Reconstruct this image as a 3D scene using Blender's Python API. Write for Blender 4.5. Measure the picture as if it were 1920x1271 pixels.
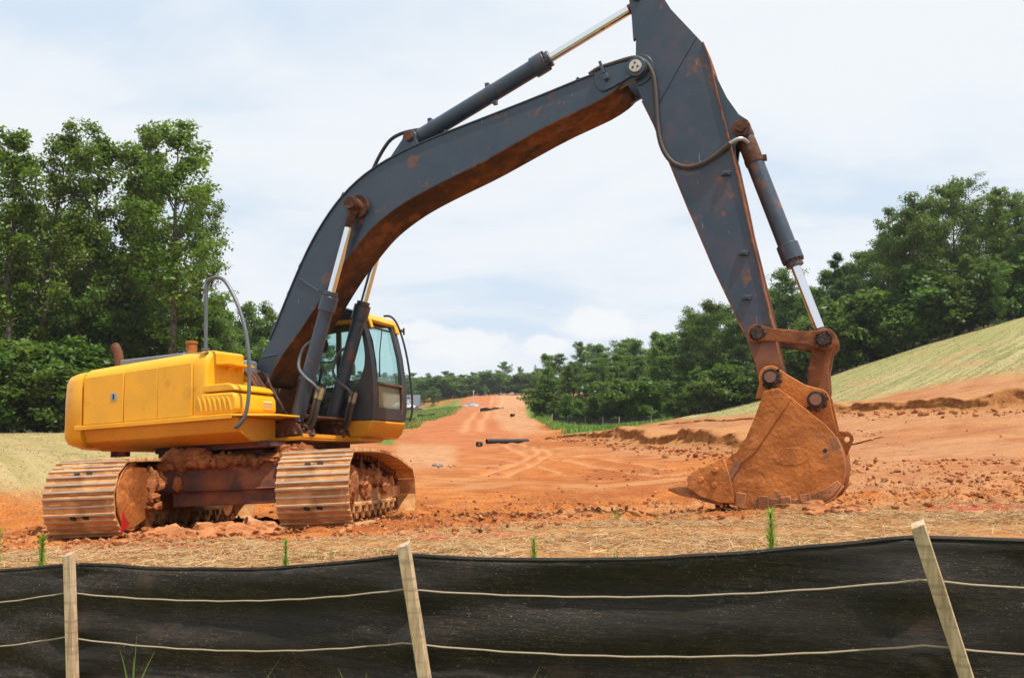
import bpy, bmesh, math, random
import numpy as np
from mathutils import Vector, Matrix, Euler
from mathutils.geometry import tessellate_polygon

# ------------------------------------------------------------------ camera, world, sun, exposure
S = bpy.context.scene
for o in list(bpy.data.objects): bpy.data.objects.remove(o)
C = S.collection
random.seed(7); RNG = np.random.default_rng(7)
S.cycles.max_bounces = 7; S.cycles.diffuse_bounces = 3; S.cycles.glossy_bounces = 3; S.cycles.transparent_max_bounces = 10
PI = math.pi
CAMZ = 1.2; F = 1739.8; PITCH = 0.10811
cd = bpy.data.cameras.new('camera'); cam = bpy.data.objects.new('camera', cd); C.objects.link(cam)
cam.location = (0, 0, CAMZ); cam.rotation_euler = (PI/2 + PITCH, 0, 0)
cd.sensor_width = 36; cd.lens = F/1920*36; cd.clip_start = 0.05; cd.clip_end = 6000
S.camera = cam
SUN_EL = math.radians(66); SUN_AZ = math.radians(128)      # azimuth clockwise from +Y (the view direction)
sd = Vector((math.sin(SUN_AZ)*math.cos(SUN_EL), math.cos(SUN_AZ)*math.cos(SUN_EL), math.sin(SUN_EL)))
sl = bpy.data.lights.new('sun', 'SUN'); sun = bpy.data.objects.new('sun', sl); C.objects.link(sun)
sl.energy = 4.8; sl.angle = math.radians(1.2); sl.color = (1, .96, .9)
sun.rotation_euler = sd.to_track_quat('Z', 'Y').to_euler()
S.view_settings.view_transform = 'Standard'; S.view_settings.look = 'None'
S.view_settings.exposure = 0.25; S.view_settings.gamma = 1; S.view_settings.use_curve_mapping = False

W = bpy.data.worlds.new('World'); S.world = W; W.use_nodes = True
nt = W.node_tree; nt.nodes.clear()
def N(t, typ, **kw):
    n = t.nodes.new(typ)
    for k, v in kw.items():
        if k.startswith('_'): setattr(n, k[1:], v)
        else:
            key = int(k[1:]) if (k[0] == 'i' and k[1:].isdigit()) else k
            n.inputs[key].default_value = v
    return n
def L(t, a, b): t.links.new(a, b)
def ramp(t, fac, stops, interp='LINEAR'):
    r = t.nodes.new('ShaderNodeValToRGB'); r.color_ramp.interpolation = interp
    e = r.color_ramp.elements
    while len(e) < len(stops): e.new(0.5)
    for k, (p, c) in enumerate(stops):
        e[k].position = p
        e[k].color = (c, c, c, 1) if not hasattr(c, '__len__') else (*c[:3], 1)
    L(t, fac, r.inputs['Fac']); return r.outputs['Color']
def mix(t, fac, a, b, typ='MIX'):
    m = t.nodes.new('ShaderNodeMix'); m.data_type = 'RGBA'; m.blend_type = typ
    for k, val in ((0, fac), (6, a), (7, b)):
        if hasattr(val, 'is_output'): L(t, val, m.inputs[k])
        elif k == 0: m.inputs[k].default_value = val
        else: m.inputs[k].default_value = (*val[:3], 1)
    return m.outputs[2]
def math_(t, op, a, b=None, c=None, clamp=False):
    m = t.nodes.new('ShaderNodeMath'); m.operation = op; m.use_clamp = clamp
    for i, val in enumerate((a, b, c)):
        if val is None: continue
        if hasattr(val, 'is_output'): L(t, val, m.inputs[i])
        else: m.inputs[i].default_value = val
    return m.outputs[0]
def noise(t, vec, scale, detail=4, rough=.55, dist=0):
    n = N(t, 'ShaderNodeTexNoise'); n.inputs['Scale'].default_value = scale
    n.inputs['Detail'].default_value = detail; n.inputs['Roughness'].default_value = rough
    n.inputs['Distortion'].default_value = dist
    L(t, vec, n.inputs['Vector']); return n.outputs['Fac']
def mapping(t, vec, loc=(0,0,0), rot=(0,0,0), sc=(1,1,1)):
    m = t.nodes.new('ShaderNodeMapping')
    m.inputs['Location'].default_value = loc; m.inputs['Rotation'].default_value = rot; m.inputs['Scale'].default_value = sc
    L(t, vec, m.inputs['Vector']); return m.outputs[0]
sky = N(nt, 'ShaderNodeTexSky', _sky_type='NISHITA'); sky.sun_disc = False
sky.sun_elevation = SUN_EL; sky.sun_rotation = SUN_AZ; sky.dust_density = 2.0; sky.ozone_density = 1.2
tc = N(nt, 'ShaderNodeTexCoord'); g = tc.outputs['Generated']
sx = N(nt, 'ShaderNodeSeparateXYZ'); L(nt, g, sx.inputs[0])
zc = math_(nt, 'MAXIMUM', sx.outputs[2], 0.0)
den = math_(nt, 'ADD', zc, .22)
cmb = N(nt, 'ShaderNodeCombineXYZ')
L(nt, math_(nt, 'DIVIDE', sx.outputs[0], den), cmb.inputs[0]); L(nt, math_(nt, 'DIVIDE', sx.outputs[1], den), cmb.inputs[1])
cv = mapping(nt, cmb.outputs[0], loc=(3.1, 1.7, 0), rot=(0, 0, .5), sc=(1, 1.35, 1))
n1 = noise(nt, cv, 1.25, 5, .54, .35)
veil = ramp(nt, n1, [(.36, .45), (.48, .88), (.57, 1.0)])
# small cumulus low over the horizon
cv2 = mapping(nt, g, loc=(.35, 0, .07), sc=(1, 1, 2.3))
n2 = noise(nt, cv2, 9, 4, .5, .1)
lowmask = ramp(nt, sx.outputs[2], [(.0, 0), (.025, 1), (.085, 1), (.13, 0)])
cum = math_(nt, 'MULTIPLY', ramp(nt, n2, [(.60, 0), (.68, .8)]), lowmask)
ysafe = math_(nt, 'MAXIMUM', sx.outputs[1], .05); az = math_(nt, 'DIVIDE', sx.outputs[0], ysafe); el = math_(nt, 'DIVIDE', sx.outputs[2], ysafe)
n3 = noise(nt, mapping(nt, g, sc=(1, 1, 1.6)), 26, 5, .62)
for a0, e0, wa, we in ((.088, .124, .050, .020), (.040, .100, .030, .014), (-.055, .104, .060, .022), (-.10, .118, .035, .014), (.30, .11, .06, .02), (-.42, .11, .08, .02)):
    p_ = math_(nt, 'POWER', math_(nt, 'DIVIDE', math_(nt, 'SUBTRACT', az, a0), wa), 2); q_ = math_(nt, 'POWER', math_(nt, 'DIVIDE', math_(nt, 'SUBTRACT', el, e0), we), 2)
    bl = math_(nt, 'SUBTRACT', math_(nt, 'MULTIPLY_ADD', n3, 1.5, .35), math_(nt, 'SQRT', math_(nt, 'ADD', p_, q_)))
    cum = math_(nt, 'MAXIMUM', cum, ramp(nt, bl, [(.10, 0), (.48, .85)]))
ccol = mix(nt, n1, (7.2, 7.6, 8.05), (7.6, 7.9, 8.2))
blue = mix(nt, .88, sky.outputs[0], (4.8, 6.3, 8.0))
skyc = mix(nt, veil, blue, ccol)
skyc = mix(nt, cum, skyc, (8.1, 8.2, 8.3))
bg = N(nt, 'ShaderNodeBackground'); bg.inputs['Strength'].default_value = 0.1
L(nt, skyc, bg.inputs['Color'])
wo = N(nt, 'ShaderNodeOutputWorld'); L(nt, bg.outputs[0], wo.inputs[0])

# ------------------------------------------------------------------ helpers
def tag(o, label=None, cat=None, group=None, kind=None):
    if label: o['label'] = label
    if cat: o['category'] = cat
    if group: o['group'] = group
    if kind: o['kind'] = kind
    return o
def empty(name, loc=(0,0,0), rz=0):
    o = bpy.data.objects.new(name, None); C.objects.link(o); o.location = loc; o.rotation_euler = (0,0,rz)
    o.empty_display_size = .2; return o
def wpos(px, d, z=None, py=None):
    """ground position seen in the photograph's column px at depth d (metres in front of the camera)"""
    return ((px-960)/F*d, d)
def link(o, parent=None):
    C.objects.link(o)
    if parent is not None: o.parent = parent
    return o
def np_mesh(name, v, f, mats, smooth=False, attr=None, fm=None):
    """v (n,3); f (m,k) array of equal-sided faces"""
    me = bpy.data.meshes.new(name); v = np.asarray(v, np.float32); f = np.asarray(f, np.int32)
    k = f.shape[1]; me.vertices.add(len(v)); me.vertices.foreach_set('co', v.ravel())
    me.loops.add(f.size); me.loops.foreach_set('vertex_index', f.ravel())
    me.polygons.add(len(f)); me.polygons.foreach_set('loop_start', np.arange(0, f.size, k, dtype=np.int32))
    me.polygons.foreach_set('loop_total', np.full(len(f), k, np.int32))
    if smooth: me.polygons.foreach_set('use_smooth', np.ones(len(f), bool))
    if fm is not None: me.polygons.foreach_set('material_index', np.asarray(fm, np.int32))
    for m in (mats if isinstance(mats, (list, tuple)) else [mats]): me.materials.append(m)
    if attr:
        for an, (dom, arr) in attr.items():
            arr = np.asarray(arr, np.float32)
            if arr.ndim == 1:
                a = me.attributes.new(an, 'FLOAT', dom); a.data.foreach_set('value', arr)
            else:
                a = me.attributes.new(an, 'FLOAT_COLOR', dom)
                if arr.shape[1] == 3: arr = np.c_[arr, np.ones(len(arr), np.float32)]
                a.data.foreach_set('color', arr.ravel())
    me.update(); me.validate(); return me
def frame_of(d):
    d = Vector(d).normalized(); a = Vector((0,0,1)) if abs(d.z) < .9 else Vector((1,0,0))
    x = d.cross(a).normalized(); y = d.cross(x).normalized(); return x, y, d
class MB:
    def __init__(s): s.v = []; s.f = []; s.m = []
    def add(s, vs, fs, m=0):
        b = len(s.v); s.v += [tuple(q) for q in vs]
        for q in fs: s.f.append([b+i for i in q]); s.m.append(m)
    def box(s, c, size, rot=None, m=0, taper=1.0):
        hx, hy, hz = size[0]/2, size[1]/2, size[2]/2
        R = Euler(rot).to_matrix() if rot is not None else None
        vs = []
        for sz in (-1, 1):
            k = taper if sz > 0 else 1
            for sx_, sy in ((-1,-1),(1,-1),(1,1),(-1,1)):
                q = Vector((sx_*hx*k, sy*hy*k, sz*hz))
                if R: q = R @ q
                vs.append(q+Vector(c))
        s.add(vs, [(3,2,1,0),(4,5,6,7),(0,1,5,4),(1,2,6,5),(2,3,7,6),(3,0,4,7)], m); return s
    def box2(s, lo, hi, m=0):
        return s.box([(a+b)/2 for a, b in zip(lo, hi)], [b-a for a, b in zip(lo, hi)], m=m)
    def cyl(s, p0, p1, r0, r1=None, n=16, m=0, cap=True):
        r1 = r0 if r1 is None else r1; p0 = Vector(p0); p1 = Vector(p1); x, y, d = frame_of(p1-p0)
        vs = []
        for p, r in ((p0, r0), (p1, r1)):
            for k in range(n):
                a = 2*PI*k/n; vs.append(p + x*(r*math.cos(a)) + y*(r*math.sin(a)))
        fs = [(k, (k+1) % n, n+(k+1) % n, n+k) for k in range(n)]
        if cap: fs += [tuple(range(n))[::-1], tuple(range(n, 2*n))]
        s.add(vs, fs, m); return s
    def tube(s, path, r, n=8, m=0, rings=None):
        P = [Vector(q) for q in path]; rs = r if hasattr(r, '__len__') else [r]*len(P)
        vs = []; t0 = (P[1]-P[0]).normalized(); x, y, _ = frame_of(t0)
        for i, p in enumerate(P):
            t = (P[min(i+1, len(P)-1)]-P[max(i-1, 0)]).normalized()
            x = (x - t*x.dot(t)).normalized(); y = t.cross(x)
            for k in range(n):
                a = 2*PI*k/n; vs.append(p + x*(rs[i]*math.cos(a)) + y*(rs[i]*math.sin(a)))
        fs = []
        for i in range(len(P)-1):
            for k in range(n): fs.append((i*n+k, i*n+(k+1) % n, (i+1)*n+(k+1) % n, (i+1)*n+k))
        fs += [tuple(range(n))[::-1], tuple(range((len(P)-1)*n, len(P)*n))]
        s.add(vs, fs, m); return s
    def prism(s, poly, lo, hi, axis=1, m=0, holes=(), mfun=None):
        """polygon in the two other axes, extruded along axis between lo and hi; holes are inner polygons"""
        def pt(q, h):
            if axis == 1: return (q[0], h, q[1])
            if axis == 2: return (q[0], q[1], h)
            return (h, q[0], q[1])
        loops = [list(poly)]+[list(h) for h in holes]
        allp = [q for l in loops for q in l]; n = len(allp)
        vs = [pt(q, lo) for q in allp]+[pt(q, hi) for q in allp]
        if holes: tris = tessellate_polygon([[Vector((q[0], q[1], 0)) for q in l] for l in loops])
        else: tris = [tuple(range(n))]
        fs = [tuple(reversed(t)) for t in tris]+[tuple(i+n for i in t) for t in tris]
        s.add(vs, fs, m); base = len(s.v)-2*n; o = 0
        for l in loops:
            k = len(l)
            for i in range(k):
                a, b = o+i, o+(i+1) % k
                s.f.append([base+a, base+b, base+n+b, base+n+a]); s.m.append(mfun(i, l) if (mfun and o == 0) else m)
            o += k
        return s
    def strip(s, line, th, v0, v1, axis=1, m=0, off=0.0):
        """a plate of thickness th that follows a polyline (in u,w), between v0 and v1"""
        P = [Vector((q[0], q[1])) for q in line]; nn = []
        for i in range(len(P)):
            t = (P[min(i+1, len(P)-1)]-P[max(i-1, 0)]).normalized(); nn.append(Vector((-t.y, t.x)))
        up_ = [p+q*(th+off) for p, q in zip(P, nn)]; dn = [p+q*off for p, q in zip(P, nn)]
        n = len(P); pt = (lambda q, h: (q.x, h, q.y)) if axis == 1 else (lambda q, h: (h, q.x, q.y))
        vs = [pt(q, v0) for q in up_]+[pt(q, v1) for q in up_]+[pt(q, v0) for q in dn]+[pt(q, v1) for q in dn]
        fs = []
        for i in range(n-1):
            fs += [(i, i+1, n+i+1, n+i), (2*n+i, 3*n+i, 3*n+i+1, 2*n+i+1), (i, 2*n+i, 2*n+i+1, i+1), (n+i, n+i+1, 3*n+i+1, 3*n+i)]
        fs += [(0, n, 3*n, 2*n), (n-1, 3*n-1, 4*n-1, 2*n-1)]
        s.add(vs, fs, m); return s
    def xf(s, M, start=0):
        for i in range(start, len(s.v)): s.v[i] = tuple(M @ Vector(s.v[i]))
        return s
    def mesh(s, name, mats, sharp=35):
        bm = bmesh.new(); vv = [bm.verts.new(q) for q in s.v]
        for f, m in zip(s.f, s.m):
            try: fa = bm.faces.new([vv[i] for i in f])
            except ValueError: continue
            fa.material_index = m
        bmesh.ops.recalc_face_normals(bm, faces=bm.faces)
        me = bpy.data.meshes.new(name); bm.to_mesh(me); bm.free()
        for mm in (mats if isinstance(mats, (list, tuple)) else [mats]): me.materials.append(mm)
        if sharp:
            me.polygons.foreach_set('use_smooth', np.ones(len(me.polygons), bool)); me.set_sharp_from_angle(angle=math.radians(sharp))
        return me
    def build(s, name, mats, parent=None, bevel=0, seg=2, sharp=35, loc=None):
        o = bpy.data.objects.new(name, s.mesh(name, mats, sharp)); link(o, parent)
        if loc is not None: o.location = loc
        if bevel:
            b = o.modifiers.new('bevel', 'BEVEL'); b.width = bevel; b.segments = seg; b.limit_method = 'ANGLE'
            b.angle_limit = math.radians(32); b.use_clamp_overlap = True
        return o
def chaikin(P, it=1, closed=False):
    P = [tuple(q) for q in P]
    for _ in range(it):
        Q = [] if closed else [P[0]]
        n = len(P)
        for i in range(n if closed else n-1):
            a, b = P[i], P[(i+1) % n]
            Q.append(tuple(.75*x+.25*y for x, y in zip(a, b))); Q.append(tuple(.25*x+.75*y for x, y in zip(a, b)))
        if not closed: Q.append(P[-1])
        P = Q
    return P
def arc(cx, cy, r, a0, a1, n):
    return [(cx+r*math.cos(math.radians(a0+(a1-a0)*k/n)), cy+r*math.sin(math.radians(a0+(a1-a0)*k/n))) for k in range(n+1)]
def vnoise(x, y, s, seed=0):
    """smooth value noise, vectorised"""
    x = np.asarray(x, float)/s+seed*17.3; y = np.asarray(y, float)/s+seed*9.1
    xi = np.floor(x).astype(np.int64); yi = np.floor(y).astype(np.int64); fx = x-xi; fy = y-yi
    fx = fx*fx*(3-2*fx); fy = fy*fy*(3-2*fy)
    def h(a, b):
        k = (a*374761393+b*668265263+seed*1442695) & 0x7fffffff; k = (k ^ (k >> 13))*1274126177 & 0x7fffffff
        return ((k ^ (k >> 16)) & 0xffff)/65535.0
    return (h(xi,yi)*(1-fx)+h(xi+1,yi)*fx)*(1-fy)+(h(xi,yi+1)*(1-fx)+h(xi+1,yi+1)*fx)*fy-.5
def sstep(a, b, x):
    t = np.clip((np.asarray(x, float)-a)/(b-a), 0, 1); return t*t*(3-2*t)

# ------------------------------------------------------------------ materials
def mat(name):
    m = bpy.data.materials.new(name); m.use_nodes = True; t = m.node_tree; t.nodes.clear()
    b = t.nodes.new('ShaderNodeBsdfPrincipled'); o = t.nodes.new('ShaderNodeOutputMaterial'); L(t, b.outputs[0], o.inputs[0])
    tcn = t.nodes.new('ShaderNodeTexCoord')
    return m, t, b, tcn.outputs['Object']
def bump(t, b, h, strength=.4, dist=.02):
    n = t.nodes.new('ShaderNodeBump'); n.inputs['Strength'].default_value = strength; n.inputs['Distance'].default_value = dist
    L(t, h, n.inputs['Height']); L(t, n.outputs[0], b.inputs['Normal'])
CLAY = (.30, .105, .032); CLAYD = (.17, .052, .018); RUST = (.10, .032, .013)
def m_simple(name, col, rough=.5, metal=0, var=.25, scale=6, bmp=0):
    m, t, b, oc = mat(name); n = noise(t, oc, scale, 5)
    L(t, mix(t, n, [c*(1-var) for c in col], [min(1, c*(1+var)) for c in col]), b.inputs['Base Color'])
    b.inputs['Roughness'].default_value = rough; b.inputs['Metallic'].default_value = metal
    if bmp: bump(t, b, noise(t, oc, scale*6, 4), bmp, .01)
    return m
def m_paint(name, col, dusty, dust=CLAY, rough=.42, lowz=None, scratch=0.0, coat=.25, rust=0.0):
    """machine paint with a film of clay dust, rust blooms and scuffs"""
    m, t, b, oc = mat(name)
    n = noise(t, oc, 2.3, 4, .6); n2 = noise(t, oc, 11, 3, .6)
    base = mix(t, ramp(t, n, [(.3, 0), (.7, 1)]), [c*.84 for c in col], [min(1, c*1.12) for c in col])
    d = ramp(t, math_(t, 'MULTIPLY_ADD', n2, .35, math_(t, 'MULTIPLY', n, .75)), [(.50, 0), (.80, dusty)])
    if lowz:
        s = N(t, 'ShaderNodeSeparateXYZ'); L(t, oc, s.inputs[0])
        mr = N(t, 'ShaderNodeMapRange'); L(t, math_(t, 'MULTIPLY_ADD', n2, .5, s.outputs[2]), mr.inputs[0])
        mr.inputs[1].default_value = lowz[0]; mr.inputs[2].default_value = lowz[1]; mr.inputs[3].default_value = lowz[2]; mr.inputs[4].default_value = 0
        d = math_(t, 'MAXIMUM', d, mr.outputs[0])
    c = mix(t, d, base, dust)
    if rust:
        r = noise(t, mapping(t, oc, loc=(4, 2, 1)), 3.1, 8, .68)
        c = mix(t, ramp(t, r, [(.585, 0), (.64, rust)]), c, (.15, .055, .020))
    if scratch:
        sv = mapping(t, oc, rot=(.2, .55, .3), sc=(9, 9, 1.6)); sn = noise(t, sv, 3.5, 3, .5)
        c = mix(t, ramp(t, sn, [(.715, 0), (.74, scratch)]), c, (.22, .21, .20))
    L(t, c, b.inputs['Base Color'])
    L(t, ramp(t, d, [(0, rough), (.6, .85)]), b.inputs['Roughness'])
    b.inputs['Coat Weight'].default_value = coat; b.inputs['Coat Roughness'].default_value = .25
    bump(t, b, noise(t, oc, 45, 4), .06, .004)
    return m
def m_clay(name, c1, c2, rough=.9, scale=7, bmp=.5, metal=None, dist=.02):
    m, t, b, oc = mat(name)
    n = noise(t, oc, scale, 5, .64, .4); n2 = noise(t, oc, scale*.28, 4, .5)
    c = mix(t, ramp(t, n, [(.3, 0), (.7, 1)]), c1, c2)
    c = mix(t, ramp(t, n2, [(.38, .7), (.55, 0)]), c, [q*.5 for q in c1])
    c = mix(t, ramp(t, noise(t, mapping(t, oc, loc=(1, 5, 8), sc=(1, 1, 1.8)), scale*.45, 4, .7), [(.56, 0), (.64, .5)]), c, [min(1, q*1.35+.02) for q in c2])
    if metal:
        n3 = noise(t, mapping(t, oc, loc=(7, 3, 2)), scale*.6, 5, .66)
        k = ramp(t, n3, [(.58, 0), (.66, metal)]); c = mix(t, k, c, (.10, .085, .08))
        L(t, ramp(t, k, [(0, rough), (1, .42)]), b.inputs['Roughness'])
    else: b.inputs['Roughness'].default_value = rough
    L(t, c, b.inputs['Base Color'])
    b.inputs['Specular IOR Level'].default_value = .3
    bump(t, b, math_(t, 'ADD', n, math_(t, 'MULTIPLY', noise(t, oc, scale*7, 5), .4)), bmp, dist)
    return m
M = {}
M['yellow'] = m_paint('yellow_paint', (.80, .385, .003), .22, dust=(.44, .18, .02), rough=.42, coat=.10, rust=.22)
M['yellow_low'] = m_paint('yellow_paint_muddy', (.66, .255, .003), .45, dust=(.32, .11, .02), rough=.5, coat=.05)
M['grey'] = m_paint('charcoal_paint', (.021, .041, .068), .22, dust=(.085, .062, .048), rough=.40, rust=.8, coat=.3, scratch=.45)
M['grey_arm'] = m_paint('charcoal_arm_paint', (.022, .040, .066), .22, dust=(.24, .078, .022), rough=.42, rust=.95, coat=.25, scratch=.6, lowz=(1.75, 2.35, 1.0))
M['grey_cab'] = m_paint('charcoal_cab_paint', (.030, .037, .046), .28, dust=(.12, .06, .03), rough=.5, rust=.7, coat=.1)
M['grey_light'] = m_paint('light_grey_paint', (.14, .155, .17), .15, dust=(.2, .12, .08), rough=.45)
M['rail'] = m_simple('grey_rail_paint', (.10, .11, .12), .45)
M['belly'] = m_clay('boom_underside_dust', (.026, .015, .010), (.16, .058, .014), .8, 4.2, .25, metal=.35)
M['rusty'] = m_clay('rusty_joint_steel', (.05, .02, .012), (.17, .06, .025), .75, 9, .5, metal=.5)
M['bucket'] = m_clay('clay_caked_steel', (.30, .085, .015), (.54, .19, .042), .68, 3.4, .8, metal=.75, dist=.03)
M['tooth'] = m_clay('worn_tooth_steel', (.24, .085, .028), (.44, .18, .07), .55, 6, .5, metal=.6)
M['link'] = m_clay('rusty_link_steel', (.10, .034, .014), (.31, .10, .030), .75, 6, .4, metal=.6)
M['grease'] = m_clay('greasy_pin', (.012, .009, .008), (.07, .03, .018), .5, 25, .8)
M['pinhead'] = m_simple('bare_pin_end', (.22, .10, .06), .55, .2)
M['chrome'] = m_simple('chrome_rod', (.78, .79, .82), .09, 1, .04)
M['track'] = m_clay('clay_caked_track', (.43, .19, .060), (.66, .37, .16), .9, 8, .5)
M['worn'] = m_simple('worn_grouser_steel', (.38, .31, .25), .45, .35, .5, 7)
M['mud'] = m_clay('red_mud', (.24, .075, .022), (.48, .175, .055), .95, 7, .9, dist=.04)
M['frame'] = m_clay('undercarriage_paint', (.022, .028, .040), (.26, .082, .026), .8, 2.4, .35)
M['hose'] = m_simple('black_hose', (.016, .016, .017), .55, 0, .4, 20)
M['hose_dusty'] = m_simple('dusty_hose', (.055, .04, .032), .7, 0, .4, 20)
M['brass'] = m_simple('hose_fitting', (.30, .22, .11), .45, .6)
M['white_cap'] = m_simple('pin_cover_plate', (.50, .49, .44), .6, 0, .3, 20)
M['seal'] = m_simple('black_rubber', (.012, .012, .012), .6)
M['seat'] = m_simple('seat_fabric', (.035, .036, .038), .85)
M['beige'] = m_simple('beige_plastic', (.32, .28, .2), .6)
M['steel'] = m_simple('latch_steel', (.35, .36, .37), .4, .5)
M['lamp'] = m_simple('lamp_lens', (.75, .70, .62), .25)
def m_glass(name, tint, dust):
    m = bpy.data.materials.new(name); m.use_nodes = True; t = m.node_tree; t.nodes.clear()
    tr = N(t, 'ShaderNodeBsdfTransparent'); tr.inputs[0].default_value = (*tint, 1)
    gl = N(t, 'ShaderNodeBsdfGlossy'); gl.inputs['Roughness'].default_value = .04
    fr = N(t, 'ShaderNodeLayerWeight'); frc = ramp(t, fr.outputs['Facing'], [(0, .03), (.6, .10), (1, .6)])
    mx = N(t, 'ShaderNodeMixShader'); L(t, frc, mx.inputs[0]); L(t, tr.outputs[0], mx.inputs[1]); L(t, gl.outputs[0], mx.inputs[2])
    di = N(t, 'ShaderNodeBsdfDiffuse'); di.inputs[0].default_value = (.36, .31, .22, 1)
    oc = N(t, 'ShaderNodeTexCoord').outputs['Object']
    k = ramp(t, noise(t, oc, 4.5, 6, .65, .8), [(.25, dust*.45), (.75, dust)])
    m2 = N(t, 'ShaderNodeMixShader'); L(t, k, m2.inputs[0]); L(t, mx.outputs[0], m2.inputs[1]); L(t, di.outputs[0], m2.inputs[2])
    o = N(t, 'ShaderNodeOutputMaterial'); L(t, m2.outputs[0], o.inputs[0]); return m
M['glass'] = m_glass('tinted_glass', (.88, .985, .975), .02)
M['glass_dusty'] = m_glass('dusty_glass', (.80, .88, .82), .55)
M['glass_side'] = m_glass('side_glass', (.86, .97, .96), .06)
M['wood'] = m_simple('raw_pine_stake', (.52, .36, .21), .8, 0, .18, 14, .3)

# ------------------------------------------------------------------ terrain
EX_O = Vector((-3.37981, 12.47561, CAMZ-1.13299)); TX, TY, YT, YU = -.04464, -.04308, 1.52304, -.38926
TILT = Matrix.Rotation(TX, 3, 'X') @ Matrix.Rotation(TY, 3, 'Y')
PN = TILT @ Vector((0, 0, 1))
def plane_z(x, y): return EX_O.z - (PN.x*(x-EX_O.x)+PN.y*(y-EX_O.y))/PN.z
def unpix(px, py, d): return ((px-960)/F*d, d, CAMZ-(py-824)/F*d)
ctrl = [unpix(*q) for q in [
    # graded pad and haul road running up to the crest
    (960,936,16),(700,940,16),(1200,930,16),(960,903,20.5),(800,906,20),(1150,898,21),(960,876,27),(820,880,26),(1120,868,28),
    (960,855,35),(830,860,33),(1080,845,36),(960,836,45),(840,842,43),(1040,828,46),(950,822,54),(870,826,52),
    (930,804,70),(860,805,68),(985,806,68),(920,784,100),(875,784,98),(975,785,98),(905,764,140),(945,766,138),
    (890,743,200),(940,742,205),(990,744,200),(950,737,240),
    # left verge with the house below it
    (780,806,60),(760,792,80),(800,784,110),(840,765,150),(770,776,150),(700,790,120),(600,800,90),(500,806,70),
    (780,776,190),(700,780,200),
    # left straw mound
    (0,812,34),(100,813,34),(200,815,36),(330,822,36),(480,830,34),(0,855,24),(100,860,23),(250,868,23),(0,905,16.5),(80,910,16.5),
    (0,818,48),(200,820,50),(0,815,75),(300,816,75),(-400,812,30),(-400,905,15),
    # right benches and the seeded slope
    (1400,905,16.5),(1600,893,16.5),(1800,885,16.5),(1950,880,16.5),(1500,872,21),(1700,862,20),(1900,855,19.5),
    (1334,853,28),(1200,840,36),(1080,824,46),
    (1260,812,40),(1400,806,33),(1560,788,31),(1750,788,27.5),(1930,788,25.5),
    (1250,796,47),(1350,790,43),(1460,786,37),(1600,768,36),(1780,754,33),(1940,744,31),
    (1310,786,66),(1420,757,62),(1600,692,58),(1760,645,56),(1920,600,54),(2150,560,50),(1700,720,42),(1850,690,40),(1950,670,39),
    # lawn in front of the middle wood
    (1000,760,105),(1030,785,80),(1060,806,60),(1120,806,62),(1190,800,62),(1270,796,62),(1080,785,95),(1200,795,90),(1300,790,90),
    (1350,780,110),(1500,760,90),(1700,640,80),(1920,575,80),(1700,600,100),(1920,520,100),(1500,690,100),(2100,500,90),(1100,770,140),(1300,770,140),
    (1010,745,200),(1200,740,220),(700,745,260),(400,780,200),(100,790,200),
]]
for X in np.arange(-10, 9, 2.6):
    for Y in (2.5, 5, 7.5, 10, 12.5, 14.2): ctrl.append((X, Y, plane_z(X, Y)))
ctrl += [(-500,300,8),(500,300,14),(0,500,12),(-500,900,12),(500,900,14),(0,1500,12),(-60,100,2.5),(-90,30,1.5),(90,60,12),(120,150,12),(40,10,2.2),(-40,8,-.2),(-25,-10,.5),(25,-10,1.2),(-150,150,4)]
ctrl = np.array(ctrl)
def _phi(r2): return np.sqrt(r2+6.0)
_A = _phi(((ctrl[:,None,:2]-ctrl[None,:,:2])**2).sum(-1)); _n = len(ctrl)
_W = np.linalg.solve(np.block([[_A+np.eye(_n)*.02, np.ones((_n,1))],[np.ones((1,_n)), np.zeros((1,1))]]), np.r_[ctrl[:,2], 0])
FENCE = [(-2.95, 3.72), (-1.545, 3.3), (-.32, 2.8), (1.03, 2.4), (2.4, 2.0)]
def fence_y(x): return np.interp(x, [p[0] for p in FENCE], [p[1] for p in FENCE])
def base_z(x, y):
    x = np.asarray(x, float); y = np.asarray(y, float); sh = x.shape; xf = x.ravel(); yf = y.ravel(); out = np.empty(len(xf))
    for i in range(0, len(xf), 20000):
        dx = xf[i:i+20000,None]-ctrl[None,:,0]; dy = yf[i:i+20000,None]-ctrl[None,:,1]
        out[i:i+20000] = _phi(dx*dx+dy*dy)@_W[:-1]+_W[-1]
    w = sstep(9, 6.5, np.abs(xf+1.0))*sstep(15.8, 13.5, yf)*sstep(-2, 0, yf)
    out = out*(1-w)+w*plane_z(xf, yf)
    fy = fence_y(xf)
    drop = sstep(.75, .20, yf-fy)                       # bank down to where the photographer stands
    low = .43+.05*xf-.12*np.clip(fy-yf, 0, 3)
    out = out*(1-drop)+drop*low
    return out.reshape(sh)
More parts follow.
